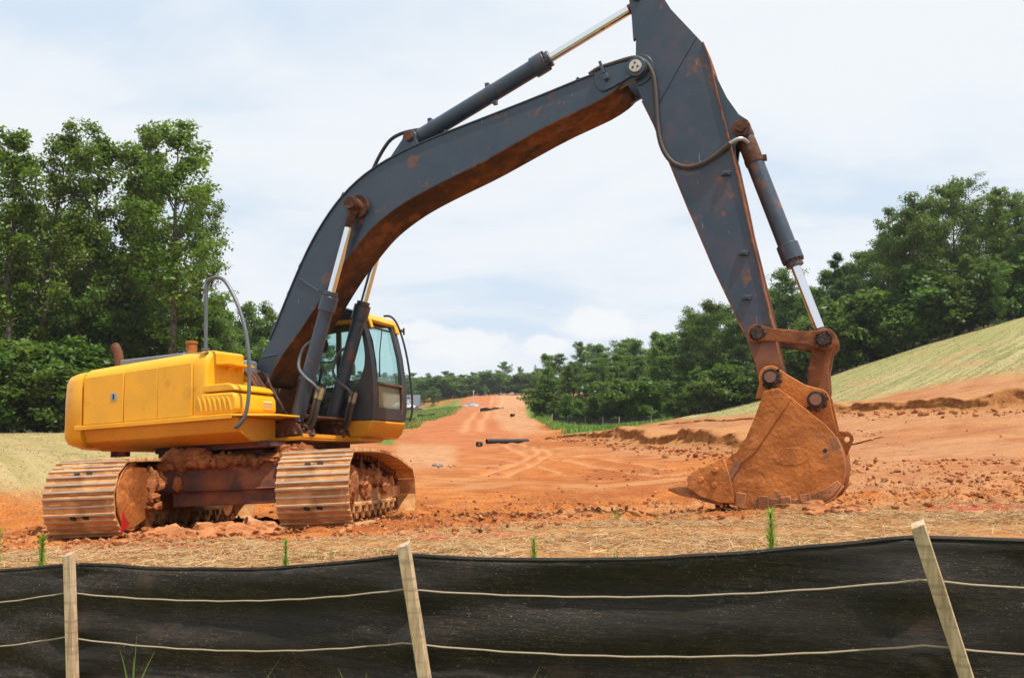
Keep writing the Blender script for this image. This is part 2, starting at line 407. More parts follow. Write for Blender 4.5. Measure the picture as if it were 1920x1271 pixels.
def ground_z(x, y, fine=True):
    z = base_z(x, y); x = np.asarray(x, float); y = np.asarray(y, float)
    near = sstep(21, 15, y)*sstep(12, 9, np.abs(x)); pad = sstep(8.2, 9.3, y+.15*x+.8*vnoise(x, y, 1.5, 3))
    band = np.exp(-((y-(11.8+.10*x))/3.6)**2)
    rough = vnoise(x,y,.9,1)*.07+(.4+.9*band)*(vnoise(x,y,.38,2)*.07+np.abs(vnoise(x,y,.26,14))*.10-.02+np.abs(vnoise(x,y,.13,4))*.06)
    far = vnoise(x,y,4,5)*.12+vnoise(x,y,1.6,6)*.08+np.abs(vnoise(x,y,.75,12))*.09+np.abs(vnoise(x,y,.35,16))*.05*sstep(30,20,y)
    behind = sstep(.4, 1.2, y-fence_y(x))
    nearb = near*band*pad
    cl = np.zeros_like(z); k = nearb > .03
    if k.any(): cl[k] = worley(x[k], y[k], .30, 51)*.085*sstep(-.1,.25,vnoise(x[k],y[k],1.2,52))+worley(x[k], y[k], .16, 53)*.05
    z = z + behind*nearb*(cl-.03) + behind*(near*(.35+.65*pad)*rough + (1-near)*far*sstep(7, 14, y))
    return z
def worley(x, y, s, seed):
    """broken-clod relief: each jittered cell has its own height, with sunken joints"""
    x = np.asarray(x, float)/s; y = np.asarray(y, float)/s; xi = np.floor(x).astype(np.int64); yi = np.floor(y).astype(np.int64)
    def h(a, b, c):
        k = (a*374761393+b*668265263+(seed+c)*1442695) & 0x7fffffff; k = (k ^ (k >> 13))*1274126177 & 0x7fffffff
        return ((k ^ (k >> 16)) & 0xffff)/65535.0
    d1 = np.full(x.shape, 9.); d2 = np.full(x.shape, 9.); hv = np.zeros(x.shape)
    for i in (-1, 0, 1):
        for j in (-1, 0, 1):
            a, b = xi+i, yi+j; d = np.hypot(a+h(a,b,1)-x, b+h(a,b,2)-y); n = d < d1
            d2 = np.where(n, d1, np.minimum(d2, d)); hv = np.where(n, h(a,b,3), hv); d1 = np.minimum(d1, d)
    return hv*np.clip((d2-d1)*3.5, 0, 1)
def gz(x, y): return float(ground_z(np.array([x]), np.array([y]))[0])

def seg_dist(x, y, pts):
    best = np.full(np.shape(x), 1e9)
    for (ax, ay), (bx, by) in zip(pts[:-1], pts[1:]):
        vx, vy = bx-ax, by-ay; t = np.clip(((x-ax)*vx+(y-ay)*vy)/(vx*vx+vy*vy), 0, 1)
        best = np.minimum(best, np.hypot(x-ax-t*vx, y-ay-t*vy))
    return best
def build_ground():
    xs = np.arange(-10.5, 10.5, .075); ys = np.arange(1.6, 15.5, .062)
    def grow(a, step, k, end):
        r = []
        while abs(a) < end: step *= k; a += step; r.append(a)
        return r
    xr = grow(xs[-1], .075, 1.045, 1400); xl = [-q for q in grow(-xs[0], .075, 1.045, 1400)][::-1]
    xs = np.r_[xl, xs, xr]; ys = np.r_[np.arange(-14, 1.6, .35), ys, grow(ys[-1], .062, 1.026, 2600)]
    X, Y = np.meshgrid(xs, ys); Z = ground_z(X, Y)
    ruts = np.zeros_like(X)
    for line in PRINTS:                                     # cleat marks left by crawler tracks
        best = np.full(X.shape, 1e9); along = np.zeros(X.shape); s0 = 0
        for (ax, ay), (bx, by) in zip(line[:-1], line[1:]):
            vx, vy = bx-ax, by-ay; ll = math.hypot(vx, vy); tt = np.clip(((X-ax)*vx+(Y-ay)*vy)/(ll*ll), 0, 1); dd = np.hypot(X-ax-tt*vx, Y-ay-tt*vy)
            along = np.where(dd < best, s0+tt*ll, along); best = np.minimum(best, dd); s0 += ll
        k = sstep(.42, .34, best)*sstep(-.25, .15, vnoise(X, Y, 1.4, 61)+.1)
        Z = Z*(1-k*.0)+k*(-.035+.045*(np.sin(along*2*PI/.26) > .2))
    for line, wd, dep in RUTS:
        d = seg_dist(X, Y, line); k = np.exp(-(d/wd)**2); ruts = np.maximum(ruts, k); Z = Z - dep*k + dep*.6*np.exp(-((d-wd*1.9)/(wd*.6))**2)
    nx, ny = len(xs), len(ys)
    idx = np.arange(nx*ny).reshape(ny, nx)
    f = np.stack([idx[:-1,:-1], idx[:-1,1:], idx[1:,1:], idx[1:,:-1]], -1).reshape(-1, 4)
    x, y = X.ravel(), Y.ravel()
    nz = vnoise(x,y,1.3,8)+.6*vnoise(x,y,.4,9); nb = vnoise(x,y,6,10)+.5*vnoise(x,y,2.2,11)
    ang = x/np.maximum(y, 1)*F+960                                   # bearing of a point, used to lay out the ground covers
    straw = sstep(.5, -.5, y-(8.75+np.where(x>2.2,(x-2.2)*.28,0)-np.where(x<-5,(x+5)*.1,0))+nz*1.7)
    straw = np.maximum(straw, .0)
    # tan loose verge left of the road, straw mat on the left mound
    matl = sstep(14.8, 17.2, y+nz*1.6)*sstep(-4.0, -6.0, x+.10*(y-16)+nz)*sstep(75, 60, y)
    # seeded slope: beyond the upper cut
    slope_y = np.interp(ang, [1250,1330,1450,1600,1750,1930,2200], [50,46.5,42,39.5,38.5,37,36])
    seeded = sstep(-1.2, 1.2, y-slope_y+nz*1.2)*sstep(1262, 1295, ang)*sstep(68, 63, y)
    lawn = sstep(.0,1., (y-50)/6)*sstep(0,14,ang-np.interp(y,[50,60,80,105,140,200],[1050,1052,1000,982,1000,1020])+nb*16)*(1-seeded)*sstep(1420,1330,ang)*sstep(170,150,y)
    lawn2 = sstep(52,62,y+nb*6)*sstep(12,-10,ang-np.interp(y,[50,60,80,110,150,200],[740,770,800,842,872,872])+nb*16)*sstep(.0,.35,nb+.18)*sstep(250,220,y)
    lawn2 = np.maximum(lawn2, sstep(44,48,y)*sstep(56,52,y)*sstep(700,715,ang)*sstep(745,735,ang))
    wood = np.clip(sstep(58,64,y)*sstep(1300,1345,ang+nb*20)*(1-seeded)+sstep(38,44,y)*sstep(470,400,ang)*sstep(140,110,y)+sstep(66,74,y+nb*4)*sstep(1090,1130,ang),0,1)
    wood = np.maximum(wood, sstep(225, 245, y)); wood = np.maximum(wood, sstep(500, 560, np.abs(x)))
    red = sstep(15, 60, y)*sstep(60,10,np.abs(ang-np.interp(y,[15,45,55,70,100,200],[860,820,850,880,905,915]))-np.interp(y,[15,45,60,100,200],[100,130,95,40,20]))
    tan = np.clip(sstep(40,10,np.abs(ang-800)-30)*sstep(22,30,y)*sstep(50,44,y)+sstep(52,60,y)*sstep(20,-5,np.abs(ang-np.interp(y,[52,70,100,140],[1010,975,960,965]))-28),0,1)*.8
    brown = sstep(1380,1560,ang+nb*60)*sstep(12.5,15.5,y+nz)*(1-seeded)*.8
    brown = np.maximum(brown, sstep(1060,1200,ang)*sstep(26,34,y)*sstep(62,56,y)*.7*(1-seeded)*(1-lawn))
    grassy = np.clip(lawn+lawn2, 0, 1); straw = np.clip(straw, 0, 1)
    verge = sstep(.15,-.1,y-fence_y(x))*sstep(30,10,np.abs(x))
    paint = np.zeros_like(x)
    for cx, cy, w, a in PAINT:
        c, s = math.cos(a), math.sin(a); u = (x-cx)*c+(y-cy)*s; v = -(x-cx)*s+(y-cy)*c
        paint = np.maximum(paint, sstep(1.0,.5,np.abs(u)/w)*sstep(.10,.03,np.abs(v+.12*np.sin(u*7))))
    A = np.stack([straw, red, tan, np.ones_like(x)], -1); B = np.stack([np.maximum(grassy, verge), np.maximum(seeded, matl), brown, np.ones_like(x)], -1)
    D = np.stack([wood, ruts.ravel(), paint, np.ones_like(x)], -1)
    def fr(sx_, sy_, s, seed, o=4):
        q = sum(vnoise(x*sx_, y*sy_, s*.5**k, seed+k)*.6**k for k in range(o)); return .5+q/q.std()*.11
    NA = np.stack([fr(1,1,1.8,201), fr(1,1,11,211,2), fr(1,2.2,3.0,221), np.ones_like(x)], -1)
    me = np_mesh('ground', np.stack([x, y, Z.ravel()], -1), f, MG, smooth=True, attr={'coverA': ('POINT', A), 'coverB': ('POINT', B), 'coverC': ('POINT', D), 'coverN': ('POINT', NA)})
    tag(link(bpy.data.objects.new('ground', me)), 'orange red clay ground of the site with straw scattered near the fence', kind='structure')
def gp(px, d): return ((px-960)/F*d, d)
PRINTS = [[(-1.2,13.2),(.8,12.6),(3.0,11.9),(5.0,12.2),(7.5,13.4)], [(-.8,15.2),(1.5,14.6),(4.0,14.0),(6.0,14.5)], [(-8,10.9),(-6.3,11.0),(-5.3,11.2)]]
RUTS = [([gp(1310,20), gp(1200,23), gp(1080,28), gp(1000,33), gp(960,40), gp(940,52)], .17, .045),
        ([gp(1420,21), gp(1280,24), gp(1140,29), gp(1050,34), gp(990,42), gp(960,54)], .17, .045),
        ([gp(900,23), gp(950,27), gp(985,31), gp(1010,36), gp(1000,42)], .13, .04), ([gp(935,22.5), gp(985,26.5), gp(1015,30.5), gp(1035,36)], .13, .04),
        ([gp(1060,23.5), gp(1010,27), gp(960,31), gp(900,34)], .12, .035), ([gp(1700,15.5), gp(1560,16.5), gp(1300,17.5), gp(1000,18.5)], .22, .05),
        ([gp(1950,17.5), gp(1700,18.2), gp(1450,19.5), gp(1250,22)], .22, .05),
        ([gp(900,60), gp(905,90), gp(930,140), gp(945,200)], .35, .03), ([gp(870,58), gp(880,90), gp(905,140), gp(925,200)], .35, .03)]
PAINT = [(-.35,7.55,.5,.06),(-.05,7.75,.35,.12),(-.65,7.45,.22,-.1),(3.95,8.35,.3,.1),(4.3,8.6,.32,.05),(4.45,8.3,.4,.03),(4.15,8.15,.25,0),(-3.35,7.95,.3,.05),(-2.95,8.1,.4,.1),(-3.6,7.75,.2,0)]
def m_ground():
    m, t, b, oc = mat('clay_ground')
    def at(n):
        a = N(t, 'ShaderNodeAttribute', _attribute_name=n); s = N(t, 'ShaderNodeSeparateColor'); L(t, a.outputs['Color'], s.inputs[0]); return s.outputs
    A, B, D = at('coverA'), at('coverB'), at('coverC')
    nf = noise(t, oc, 3.2, 4, .68); nff = noise(t, oc, 21, 2, .65); NN = at('coverN'); nm, nl = NN[0], NN[1]
    c = mix(t, ramp(t, nf, [(.3, 0), (.72, 1)]), (.335, .092, .016), (.47, .170, .040))
    c = mix(t, ramp(t, nm, [(.42, .75), (.56, 0)]), c, (.27, .072, .017))
    c = mix(t, ramp(t, nff, [(.58, 0), (.68, .6)]), c, (.50, .225, .075))
    c = mix(t, ramp(t, nff, [(.32, .65), (.43, 0)]), c, (.20, .055, .015))
    c = mix(t, ramp(t, NN[2], [(.56, 0), (.66, .65)]), c, (.44, .215, .085))
    c = mix(t, math_(t, 'MULTIPLY', A[1], ramp(t, nm, [(.3, .55), (.6, .9)])), c, mix(t, nf, (.34, .092, .032), (.46, .175, .075)))
    c = mix(t, math_(t, 'MULTIPLY', A[2], ramp(t, nf, [(.35, .4), (.55, 1)])), c, (.46, .265, .135))
    c = mix(t, math_(t, 'MULTIPLY', B[2], ramp(t, nm, [(.3, .5), (.55, 1)])), c, mix(t, nf, (.30, .14, .06), (.46, .25, .125)))
    stk_ = noise(t, mapping(t, oc, rot=(0, 0, .15), sc=(.55, 1.5, 1)), 1.5, 4, .66)
    c = mix(t, ramp(t, stk_, [(.36, .55), (.46, 0)]), c, (.27, .085, .024))
    c = mix(t, ramp(t, stk_, [(.54, 0), (.66, .5)]), c, (.48, .205, .068))
    c = mix(t, math_(t, 'MULTIPLY', D[1], .6), c, (.53, .26, .11))
    # straw litter
    sv = noise(t, mapping(t, oc, sc=(1, 3.2, 1)), 11, 3, .7)
    c = mix(t, math_(t, 'MULTIPLY', A[0], ramp(t, nf, [(.36, .15), (.54, .9)])), c, mix(t, sv, (.25, .11, .034), (.43, .26, .105)))
    c = mix(t, math_(t, 'MULTIPLY', D[2], ramp(t, nff, [(.42, 0), (.56, .85)])), c, (.50, .03, .025))
    # seeded straw mat with drill lines running up the slope
    ab = N(t, 'ShaderNodeVectorMath', _operation='ABSOLUTE'); L(t, oc, ab.inputs[0])
    w2 = noise(t, mapping(t, mapping(t, ab.outputs[0], rot=(0, 0, .80)), sc=(2.6, .10, .2)), 1.0, 3, .6)
    seed = mix(t, ramp(t, w2, [(.40, 0), (.60, 1)]), (.165, .180, .055), (.36, .305, .140))
    seed = mix(t, ramp(t, nf, [(.45, 0), (.62, .55)]), seed, (.46, .35, .17))
    seed = mix(t, ramp(t, nff, [(.34, .6), (.47, 0)]), seed, (.20, .15, .055))
    seed = mix(t, ramp(t, nm, [(.56, 0), (.68, .5)]), seed, (.40, .22, .10))
    seed = mix(t, ramp(t, nl, [(.50, 0), (.64, .4)]), seed, (.24, .25, .075))
    sxx = N(t, 'ShaderNodeSeparateXYZ'); L(t, oc, sxx.inputs[0])
    seed = mix(t, ramp(t, math_(t, 'MULTIPLY', sxx.outputs[0], -1.0), [(0, 0), (1, .55)]), seed, mix(t, nff, (.26, .17, .065), (.46, .33, .16)))
    c = mix(t, B[1], c, seed)
    gr = mix(t, ramp(t, nf, [(.3, 0), (.7, 1)]), (.06, .115, .016), (.15, .215, .035))
    gr = mix(t, ramp(t, nm, [(.55, 0), (.7, .6)]), gr, (.30, .22, .09))
    c = mix(t, B[0], c, gr)
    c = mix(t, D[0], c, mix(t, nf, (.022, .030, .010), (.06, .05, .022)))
    L(t, c, b.inputs['Base Color']); b.inputs['Roughness'].default_value = .95; b.inputs['Specular IOR Level'].default_value = .15
    h = math_(t, 'ADD', math_(t, 'MULTIPLY', nf, 1.0), math_(t, 'MULTIPLY', nff, .5))
    bump(t, b, h, 1.0, .09); return m
MG = m_ground()
build_ground()

def cut_bank(name, label, pts, hts, seed, depth=.5):
    """a raw vertical cut in the clay: ribbon with rough face and crumbling lip"""
    P = [np.array(q) for q in pts]; d = np.r_[0, np.cumsum([np.hypot(*(b-a)) for a, b in zip(P[:-1], P[1:])])]
    s = np.arange(0, d[-1], .09); x = np.interp(s, d, [p[0] for p in P]); y = np.interp(s, d, [p[1] for p in P]); h = np.interp(s, d, hts)
    tx, ty = np.gradient(x), np.gradient(y); l = np.hypot(tx, ty); nx_, ny_ = -ty/l, tx/l
    if ny_.mean() < 0: nx_, ny_ = -nx_, -ny_
    wob = vnoise(s, s*0, 2.6, seed)*1.1+vnoise(s, s*0, .7, seed+1)*.40+vnoise(s, s*0, .25, seed+8)*.16
    x = x+nx_*wob; y = y+ny_*wob
    h = h*(1+.55*vnoise(s, s*0, 1.9, seed+2)+.30*vnoise(s, s*0, .35, seed+7))
    prof = [(-.95,-.10),(-.55,.02),(-.30,.10),(-.16,.22),(-.05,.38),(-.03,.55),(.02,.72),(-.01,.88),(.05,1.0),(.22,1.07),(.55,1.04),(1.1,.80),(1.9,.35),(2.8,-.15)]
    rows = []
    for k, (o, hh) in enumerate(prof):
        face = 1.0 if 1 < k < 9 else .35
        r = vnoise(s, s*0+k*.3, .35, seed+3)*.22*face+vnoise(s, s*0+k*.21, .13, seed+4)*.11*face
        px = x+nx_*(o*depth+r); py = y+ny_*(o*depth+r)
        own = max(float(sstep(.3,2.4,o)), float(sstep(-.12,-.5,o))); z = ground_z(x-nx_*.4, y-ny_*.4)*(1-own)+ground_z(px, py)*own-(.05 if k in (0, len(prof)-1) else 0)
        rows.append(np.stack([px, py, z+hh*h+vnoise(s, s*0+k, .25, seed+5)*.10*h*face], -1))
    V = np.concatenate(rows); n = len(s); idx = np.arange(n*len(prof)).reshape(len(prof), n)
    f = np.stack([idx[:-1,:-1], idx[:-1,1:], idx[1:,1:], idx[1:,:-1]], -1).reshape(-1, 4)
    lip = np.repeat(np.array([0,.2,.5,.8,1,1,1,1,.6,.1,0,0,0,0]), n)
    me = np_mesh(name, V, f, M['bank'], smooth=True, attr={'face': ('POINT', lip)})
    tag(link(bpy.data.objects.new(name, me)), label, kind='structure')
def m_bank():
    m, t, b, oc = mat('cut_clay'); a = N(t, 'ShaderNodeAttribute', _attribute_name='face')
    nf = noise(t, oc, 3, 8, .65); nv = noise(t, mapping(t, oc, sc=(3, 3, .6)), 2.2, 6, .6)
    top = mix(t, nf, (.30, .125, .042), (.44, .22, .09))
    face = mix(t, ramp(t, nv, [(.35, 0), (.65, 1)]), (.24, .092, .026), (.42, .185, .060))
    face = mix(t, ramp(t, nf, [(.58, 0), (.70, .5)]), face, (.13, .055, .020))
    L(t, mix(t, a.outputs['Fac'], top, face), b.inputs['Base Color']); b.inputs['Roughness'].default_value = .95
    b.inputs['Specular IOR Level'].default_value = .15
    bump(t, b, math_(t, 'ADD', nf, math_(t, 'MULTIPLY', noise(t, oc, 14, 5), .5)), .9, .08); return m
M['bank'] = m_bank()
cut_bank('cut_bank', 'low crumbling clay cut running left of the bucket toward the lawn', [gp(1030,50), gp(1110,43), gp(1200,36.5), gp(1280,32), gp(1340,29), gp(1430,26.5), gp(1530,24.5)], [.15,.42,.55,.55,.5,.45,.3], 21, depth=1.15)
cut_bank('cut_bank', 'taller shaded clay cut at the foot of the seeded slope', [gp(1440,38), gp(1530,34.5), gp(1620,32), gp(1720,30), gp(1820,28.5), gp(1930,27.3), gp(2100,26)], [.15,.32,.48,.52,.55,.58,.55], 41, depth=.95)
cut_bank('cut_bank', 'thin raised lip of clay along the edge of the upper bench', [gp(1215,48), gp(1290,45), gp(1380,41.5), gp(1450,39)], [.06,.14,.14,.06], 81, depth=.9)

# ------------------------------------------------------------------ excavator
ex = empty('excavator', EX_O)
ex.rotation_mode = 'QUATERNION'; ex.rotation_quaternion = (TILT @ Matrix.Rotation(YU, 3, 'Z')).to_quaternion()
tag(ex, 'yellow tracked excavator with dark boom and clay caked bucket resting on the ground', 'excavator')
RT = Matrix.Rotation(YT-YU, 4, 'Z') @ Matrix.Translation((0, -.06, 0))
BV = -.015

# ---- undercarriage
NSH = 44; TRR = .405; TRL = 1.87; TCW = .435
_pl = chaikin([(-1.87,.843),(-1.1,.868),(-.4,.880),(.4,.862),(1.1,.815),(1.7,.745),(2.0,.715)], 2)+arc(2.12, .36, .34, 78, -90, 14)+[(1.9,.02),(-1.7,.03)]+arc(-1.87, .435, .405, 270, 90, 18)
_pl = _pl[:-1]+[_pl[0]]; _dd = np.r_[0, np.cumsum([math.hypot(b[0]-a[0], b[1]-a[1]) for a, b in zip(_pl[:-1], _pl[1:])])]; PER = _dd[-1]
TP = [(float(np.interp(q, _dd, [p[0] for p in _pl])), float(np.interp(q, _dd, [p[1] for p in _pl]))) for q in np.linspace(0, PER, 421)]
def track_path(s):
    """point and outward angle on the belt, in (a, w)"""
    s = s % PER
    k = s/PER*(len(TP)-1); i = int(k); f_ = k-i; a, b = TP[i], TP[min(i+1, len(TP)-1)]; a2 = TP[(i-2) % (len(TP)-1)]; b2 = TP[(i+3) % (len(TP)-1)]
    return (a[0]*(1-f_)+b[0]*f_, a[1]*(1-f_)+b[1]*f_), math.atan2(b2[1]-a2[1], b2[0]-a2[0])+PI/2
def _old(s):
    if s < 2*TRL: return (-TRL+s, TCW+TRR-.02*math.sin(PI*s/(2*TRL))), PI/2
    s -= 2*TRL
    if s < PI*TRR: a = PI/2-s/TRR; return (TRL+TRR*math.cos(a), TCW+TRR*math.sin(a)), a
    s -= PI*TRR
    if s < 2*TRL: return (TRL-s, TCW-TRR), -PI/2
    s -= 2*TRL; a = -PI/2-s/TRR; return (-TRL+TRR*math.cos(a), TCW+TRR*math.sin(a)), a
prof = [(-.094,0),(.094,0),(.094,.012),(.082,.014),(.078,.036),(.062,.036),(.055,.014),(.012,.014),(.008,.030),(-.008,.030),(-.012,.014),(-.055,.014),(-.062,.036),(-.078,.036),(-.082,.014),(-.094,.012)]
prof = [(q[0]*1.27, q[1]*1.12) for q in prof]
sh = MB(); n = len(prof)
# x = along belt, y = across, z = outward; grouser crests get the worn-steel material
sh.add([(q[0], -.4, q[1]) for q in prof]+[(q[0], .4, q[1]) for q in prof], [tuple(range(n)), tuple(range(n, 2*n))[::-1]], 0)
for i in range(n):
    j = (i+1) % n; sh.f.append([i, j, n+j, n+i]); sh.m.append(1 if i in (4, 8, 12) else 0)
for bb in (-.075, .065): sh.box((.118, bb, .006), (.03, .055, .03), m=2)
SHOE = [sh.mesh('track_shoe', [M['track'], M['worn'], M['grease']], 30)]
sh2 = MB(); sh2.v = list(sh.v); sh2.f = list(sh.f); sh2.m = list(sh.m)      # a shoe with clay stuck between the grousers
for q in range(7):
    u0 = random.uniform(-.34, .2); w_ = random.uniform(.1, .3); s0 = random.choice((-.034, .034))
    sh2.box((s0*1.27, u0+w_/2-.05, .020), (.066, w_, random.uniform(.016, .030)), m=0, taper=.7)
SHOE.append(sh2.mesh('track_shoe', [M['track'], M['worn'], M['grease']], 30))
def rubble(mb, c, r, n, seed, m=0, size=(.03, .09), flat=.6):
    rr = random.Random(seed)
    for k in range(n):
        a = rr.uniform(0, 2*PI); q = math.sqrt(rr.random()); p = (c[0]+r[0]*q*math.cos(a), c[1]+r[1]*q*math.sin(a), c[2]+r[2]*(1-q*q)*rr.uniform(.4, 1))
        s = rr.uniform(*size); lump(mb, p, (s, s*rr.uniform(.7, 1.2), s*rr.uniform(flat, 1)), rr, m)
ICO = []
_b = bmesh.new(); bmesh.ops.create_icosphere(_b, subdivisions=1, radius=1); ICO = ([v.co.copy() for v in _b.verts], [[v.index for v in f.verts] for f in _b.faces]); _b.free()
_b = bmesh.new(); bmesh.ops.create_icosphere(_b, subdivisions=3, radius=1); _b.verts.ensure_lookup_table(); ICO3 = ([v.co.copy() for v in _b.verts], [[v.index for v in f.verts] for f in _b.faces]); _b.free()
def lump(mb, p, s, rr, m=0, big=False):
    R = Euler((rr.uniform(0, 6), rr.uniform(0, 6), rr.uniform(0, 6))).to_matrix(); V, Fc = ICO3 if big else ICO
    off = Vector((rr.uniform(0, 50),)*3); out = []
    from mathutils import noise as mn
    for v in V:
        if big: k = 1+.45*mn.noise(v*1.6+off)+.25*mn.noise(v*4.5+off)+.12*mn.noise(v*11+off)
        else: k = rr.uniform(.65, 1.2)
        q = (R @ v)*k; out.append((p[0]+q.x*s[0], p[1]+q.y*s[1], p[2]+q.z*s[2]))
    mb.add(out, Fc, m)
for side in (1, -1):
    bc = 1.29*side
    fr = MB()
    fr.prism([(-1.45,.24),(1.55,.24),(1.62,.34),(1.55,.46),(1.15,.56),(.5,.62),(-1.0,.62),(-1.5,.52)], bc-.19, bc+.19)
    fr.box2((-1.42, bc-.24, .22), (1.58, bc+.24, .27))
    for a in (-.55, .62): fr.box2((a-.07, bc-.10, .60), (a+.07, bc+.10, .70))
    tf = fr.xf(RT).build('track_frame', M['track'], ex, bevel=.012)
    mb = MB()
    for k in range(NSH):
        s = PER*k/NSH; (a, w), an = track_path(s); t = an-PI/2
        for o in (-.10, .10):
            st = len(mb.v); mb.box((0, o, -.035), (.20, .035, .07)); mb.xf(Matrix.Translation((a, bc, w)) @ Matrix.Rotation(-t, 4, 'Y'), st)
        st = len(mb.v); mb.cyl((.09, -.14, -.045), (.09, .14, -.045), .028, n=8); mb.xf(Matrix.Translation((a, bc, w)) @ Matrix.Rotation(-t, 4, 'Y'), st)
    mb.xf(RT).build('track_chain', M['link'], tf)
    for k in range(NSH):
        s = PER*k/NSH; (a, w), an = track_path(s); t = an-PI/2
        o = bpy.data.objects.new('track_shoe', SHOE[1 if random.random() < .6 else 0]); link(o, tf)
        o.matrix_local = RT @ Matrix.Translation((a, bc, w)) @ Matrix.Rotation(-t, 4, 'Y') @ Matrix.Rotation(PI if k % 2 else 0, 4, 'Z')
    mb = MB()
    tooth = []
    for k in range(42):
        an = 2*PI*k/42; r = .325 if k % 2 else .375; tooth.append((-TRL+r*math.cos(an), TCW+r*math.sin(an)))
    mb.prism(tooth, bc-.035, bc+.035); mb.cyl((-TRL, bc-.2, TCW), (-TRL, bc+.22, TCW), .25, n=28); mb.cyl((-TRL, bc-.26, TCW), (-TRL, bc+.26, TCW), .15, n=20)
    for k in range(10):
        an = 2*PI*k/10; mb.cyl((-TRL+.2*math.cos(an), bc-.22, TCW+.2*math.sin(an)), (-TRL+.2*math.cos(an), bc+.24, TCW+.2*math.sin(an)), .018, n=6)
    mb.xf(RT).build('sprocket', M['track'], tf, bevel=.008)
    mb = MB(); mb.cyl((2.12, bc-.09, .36), (2.12, bc+.09, .36), .265, n=32); mb.cyl((2.12, bc-.05, .36), (2.12, bc+.05, .36), .29, n=32); mb.cyl((2.12, bc-.2, .36), (2.12, bc+.2, .36), .10, n=16)
    mb.box2((1.55, bc-.2, .29), (2.12, bc+.2, .45)); mb.xf(RT).build('idler', M['track'], tf, bevel=.01)
    for k in range(8):
        a = -1.32+k*.385; mb = MB()
        mb.cyl((a, bc-.19, .165), (a, bc+.19, .165), .075, n=16)
        for o in (-.185, -.06, .06, .185): mb.cyl((a, bc+o-.014, .165), (a, bc+o+.014, .165), .098, n=18)
        mb.box2((a-.05, bc-.24, .15), (a+.05, bc-.205, .25)); mb.box2((a-.05, bc+.205, .15), (a+.05, bc+.24, .25))
        mb.xf(RT).build('track_roller', M['track'], tf)
    for a in (-.55, .62):
        mb = MB(); mb.cyl((a, bc-.17, .735), (a, bc+.17, .735), .062, n=16); mb.cyl((a, bc-.18, .735), (a, bc-.15, .735), .08, n=16); mb.cyl((a, bc+.15, .735), (a, bc+.18, .735), .08, n=16)
        mb.xf(RT).build('carrier_roller', M['rusty'], tf)
    # travel motor cover on the inner side: rounded end plate
    mb = MB(); inn = bc-side*.37
    poly = arc(-1.80, .45, .36, 75, 285, 22)+[(-1.36, .20), (-1.30, .34), (-1.30, .62), (-1.45, .78)]
    mb.prism(poly, min(inn, inn+side*.2), max(inn, inn+side*.2))
    pl2 = arc(-1.80, .45, .375, 80, 280, 22); mb.tube([(q[0], inn, q[1]) for q in pl2], .016, 6)
    mb.xf(RT).build('motor_cover', M['bucket'], tf, bevel=.02)
    mb = MB()
    rubble(mb, (-.1, bc-side*.0, .62), (1.3, .20, .10), 90, 5+side, size=(.04, .11))
    if side < 0:
        rubble(mb, (-.8, bc-.16, .45), (.45, .06, .25), 60, 9, size=(.03, .09)); rubble(mb, (-1.6, bc-.24, .42), (.25, .03, .2), 60, 12, size=(.03, .07))
        rr = random.Random(3)
        lump(mb, (-1.05, bc-.17, .52), (.30, .10, .17), rr, big=True); lump(mb, (-1.55, bc-.26, .50), (.26, .06, .22), rr, big=True); lump(mb, (.2, bc-.18, .55), (.40, .10, .12), rr, big=True)
        lump(mb, (-.4, bc-.19, .40), (.35, .06, .12), rr, big=True); lump(mb, (.9, bc-.18, .45), (.35, .08, .12), rr, big=True)
    else:
        rr = random.Random(4); lump(mb, (-1.28, bc-.33, .58), (.14, .09, .20), rr, big=True); lump(mb, (-1.05, bc-.28, .60), (.20, .14, .14), rr, big=True)
        rubble(mb, (-1.35, .86, .3), (.16, .05, .2), 40, 13, size=(.02, .06))
    tag(mb.xf(RT).build('mud', M['mud'], tf), kind='stuff')
cb = MB()
cb.prism([(1.16,.76),(.74,.82),(-.74,.82),(-1.16,.76),(-1.16,.42),(-.72,.49),(.72,.49),(1.16,.42)], -.98, .98, axis=0)
cb.box2((-1.0, -1.12, .80), (-.93, 1.12, .826)); cb.box2((-1.0, -1.1, .478), (-.95, 1.1, .50))
cb.box2((-.95, -.80, .30), (.95, .80, .49))
cb.cyl((0, 0, .81), (0, 0, .90), .80, n=40)
car = cb.xf(RT).build('car_body', M['frame'], ex, bevel=.015)
mb = MB(); rubble(mb, (-.75, .2, .80), (.32, .95, .10), 260, 31, size=(.03, .10)); rubble(mb, (-.9, .62, .84), (.12, .28, .18), 120, 32, size=(.03, .10)); rubble(mb, (-.88, -.72, .82), (.16, .30, .18), 110, 33, size=(.03, .10))
rr = random.Random(8)
for p, s in (((-.88, .60, .88), (.14, .26, .12)), ((-.9, .82, .90), (.12, .14, .11)), ((-.80, .1, .84), (.2, .4, .09)), ((-.85, -.75, .86), (.16, .26, .11)), ((-.8, -.45, .84), (.2, .25, .08)), ((-1.0, .95, .62), (.05, .10, .10)), ((-1.0, .72, .58), (.04, .06, .09))):
    lump(mb, p, s, rr, big=True)
tag(mb.xf(RT).build('mud', M['mud'], car), kind='stuff')
mb = MB(); mb.cyl((.0, 0, .90), (.0, 0, 1.06), .66, n=48); mb.cyl((.0, 0, .93), (.0, 0, .97), .72, n=48)
mb.build('swing_bearing', M['frame'], ex)

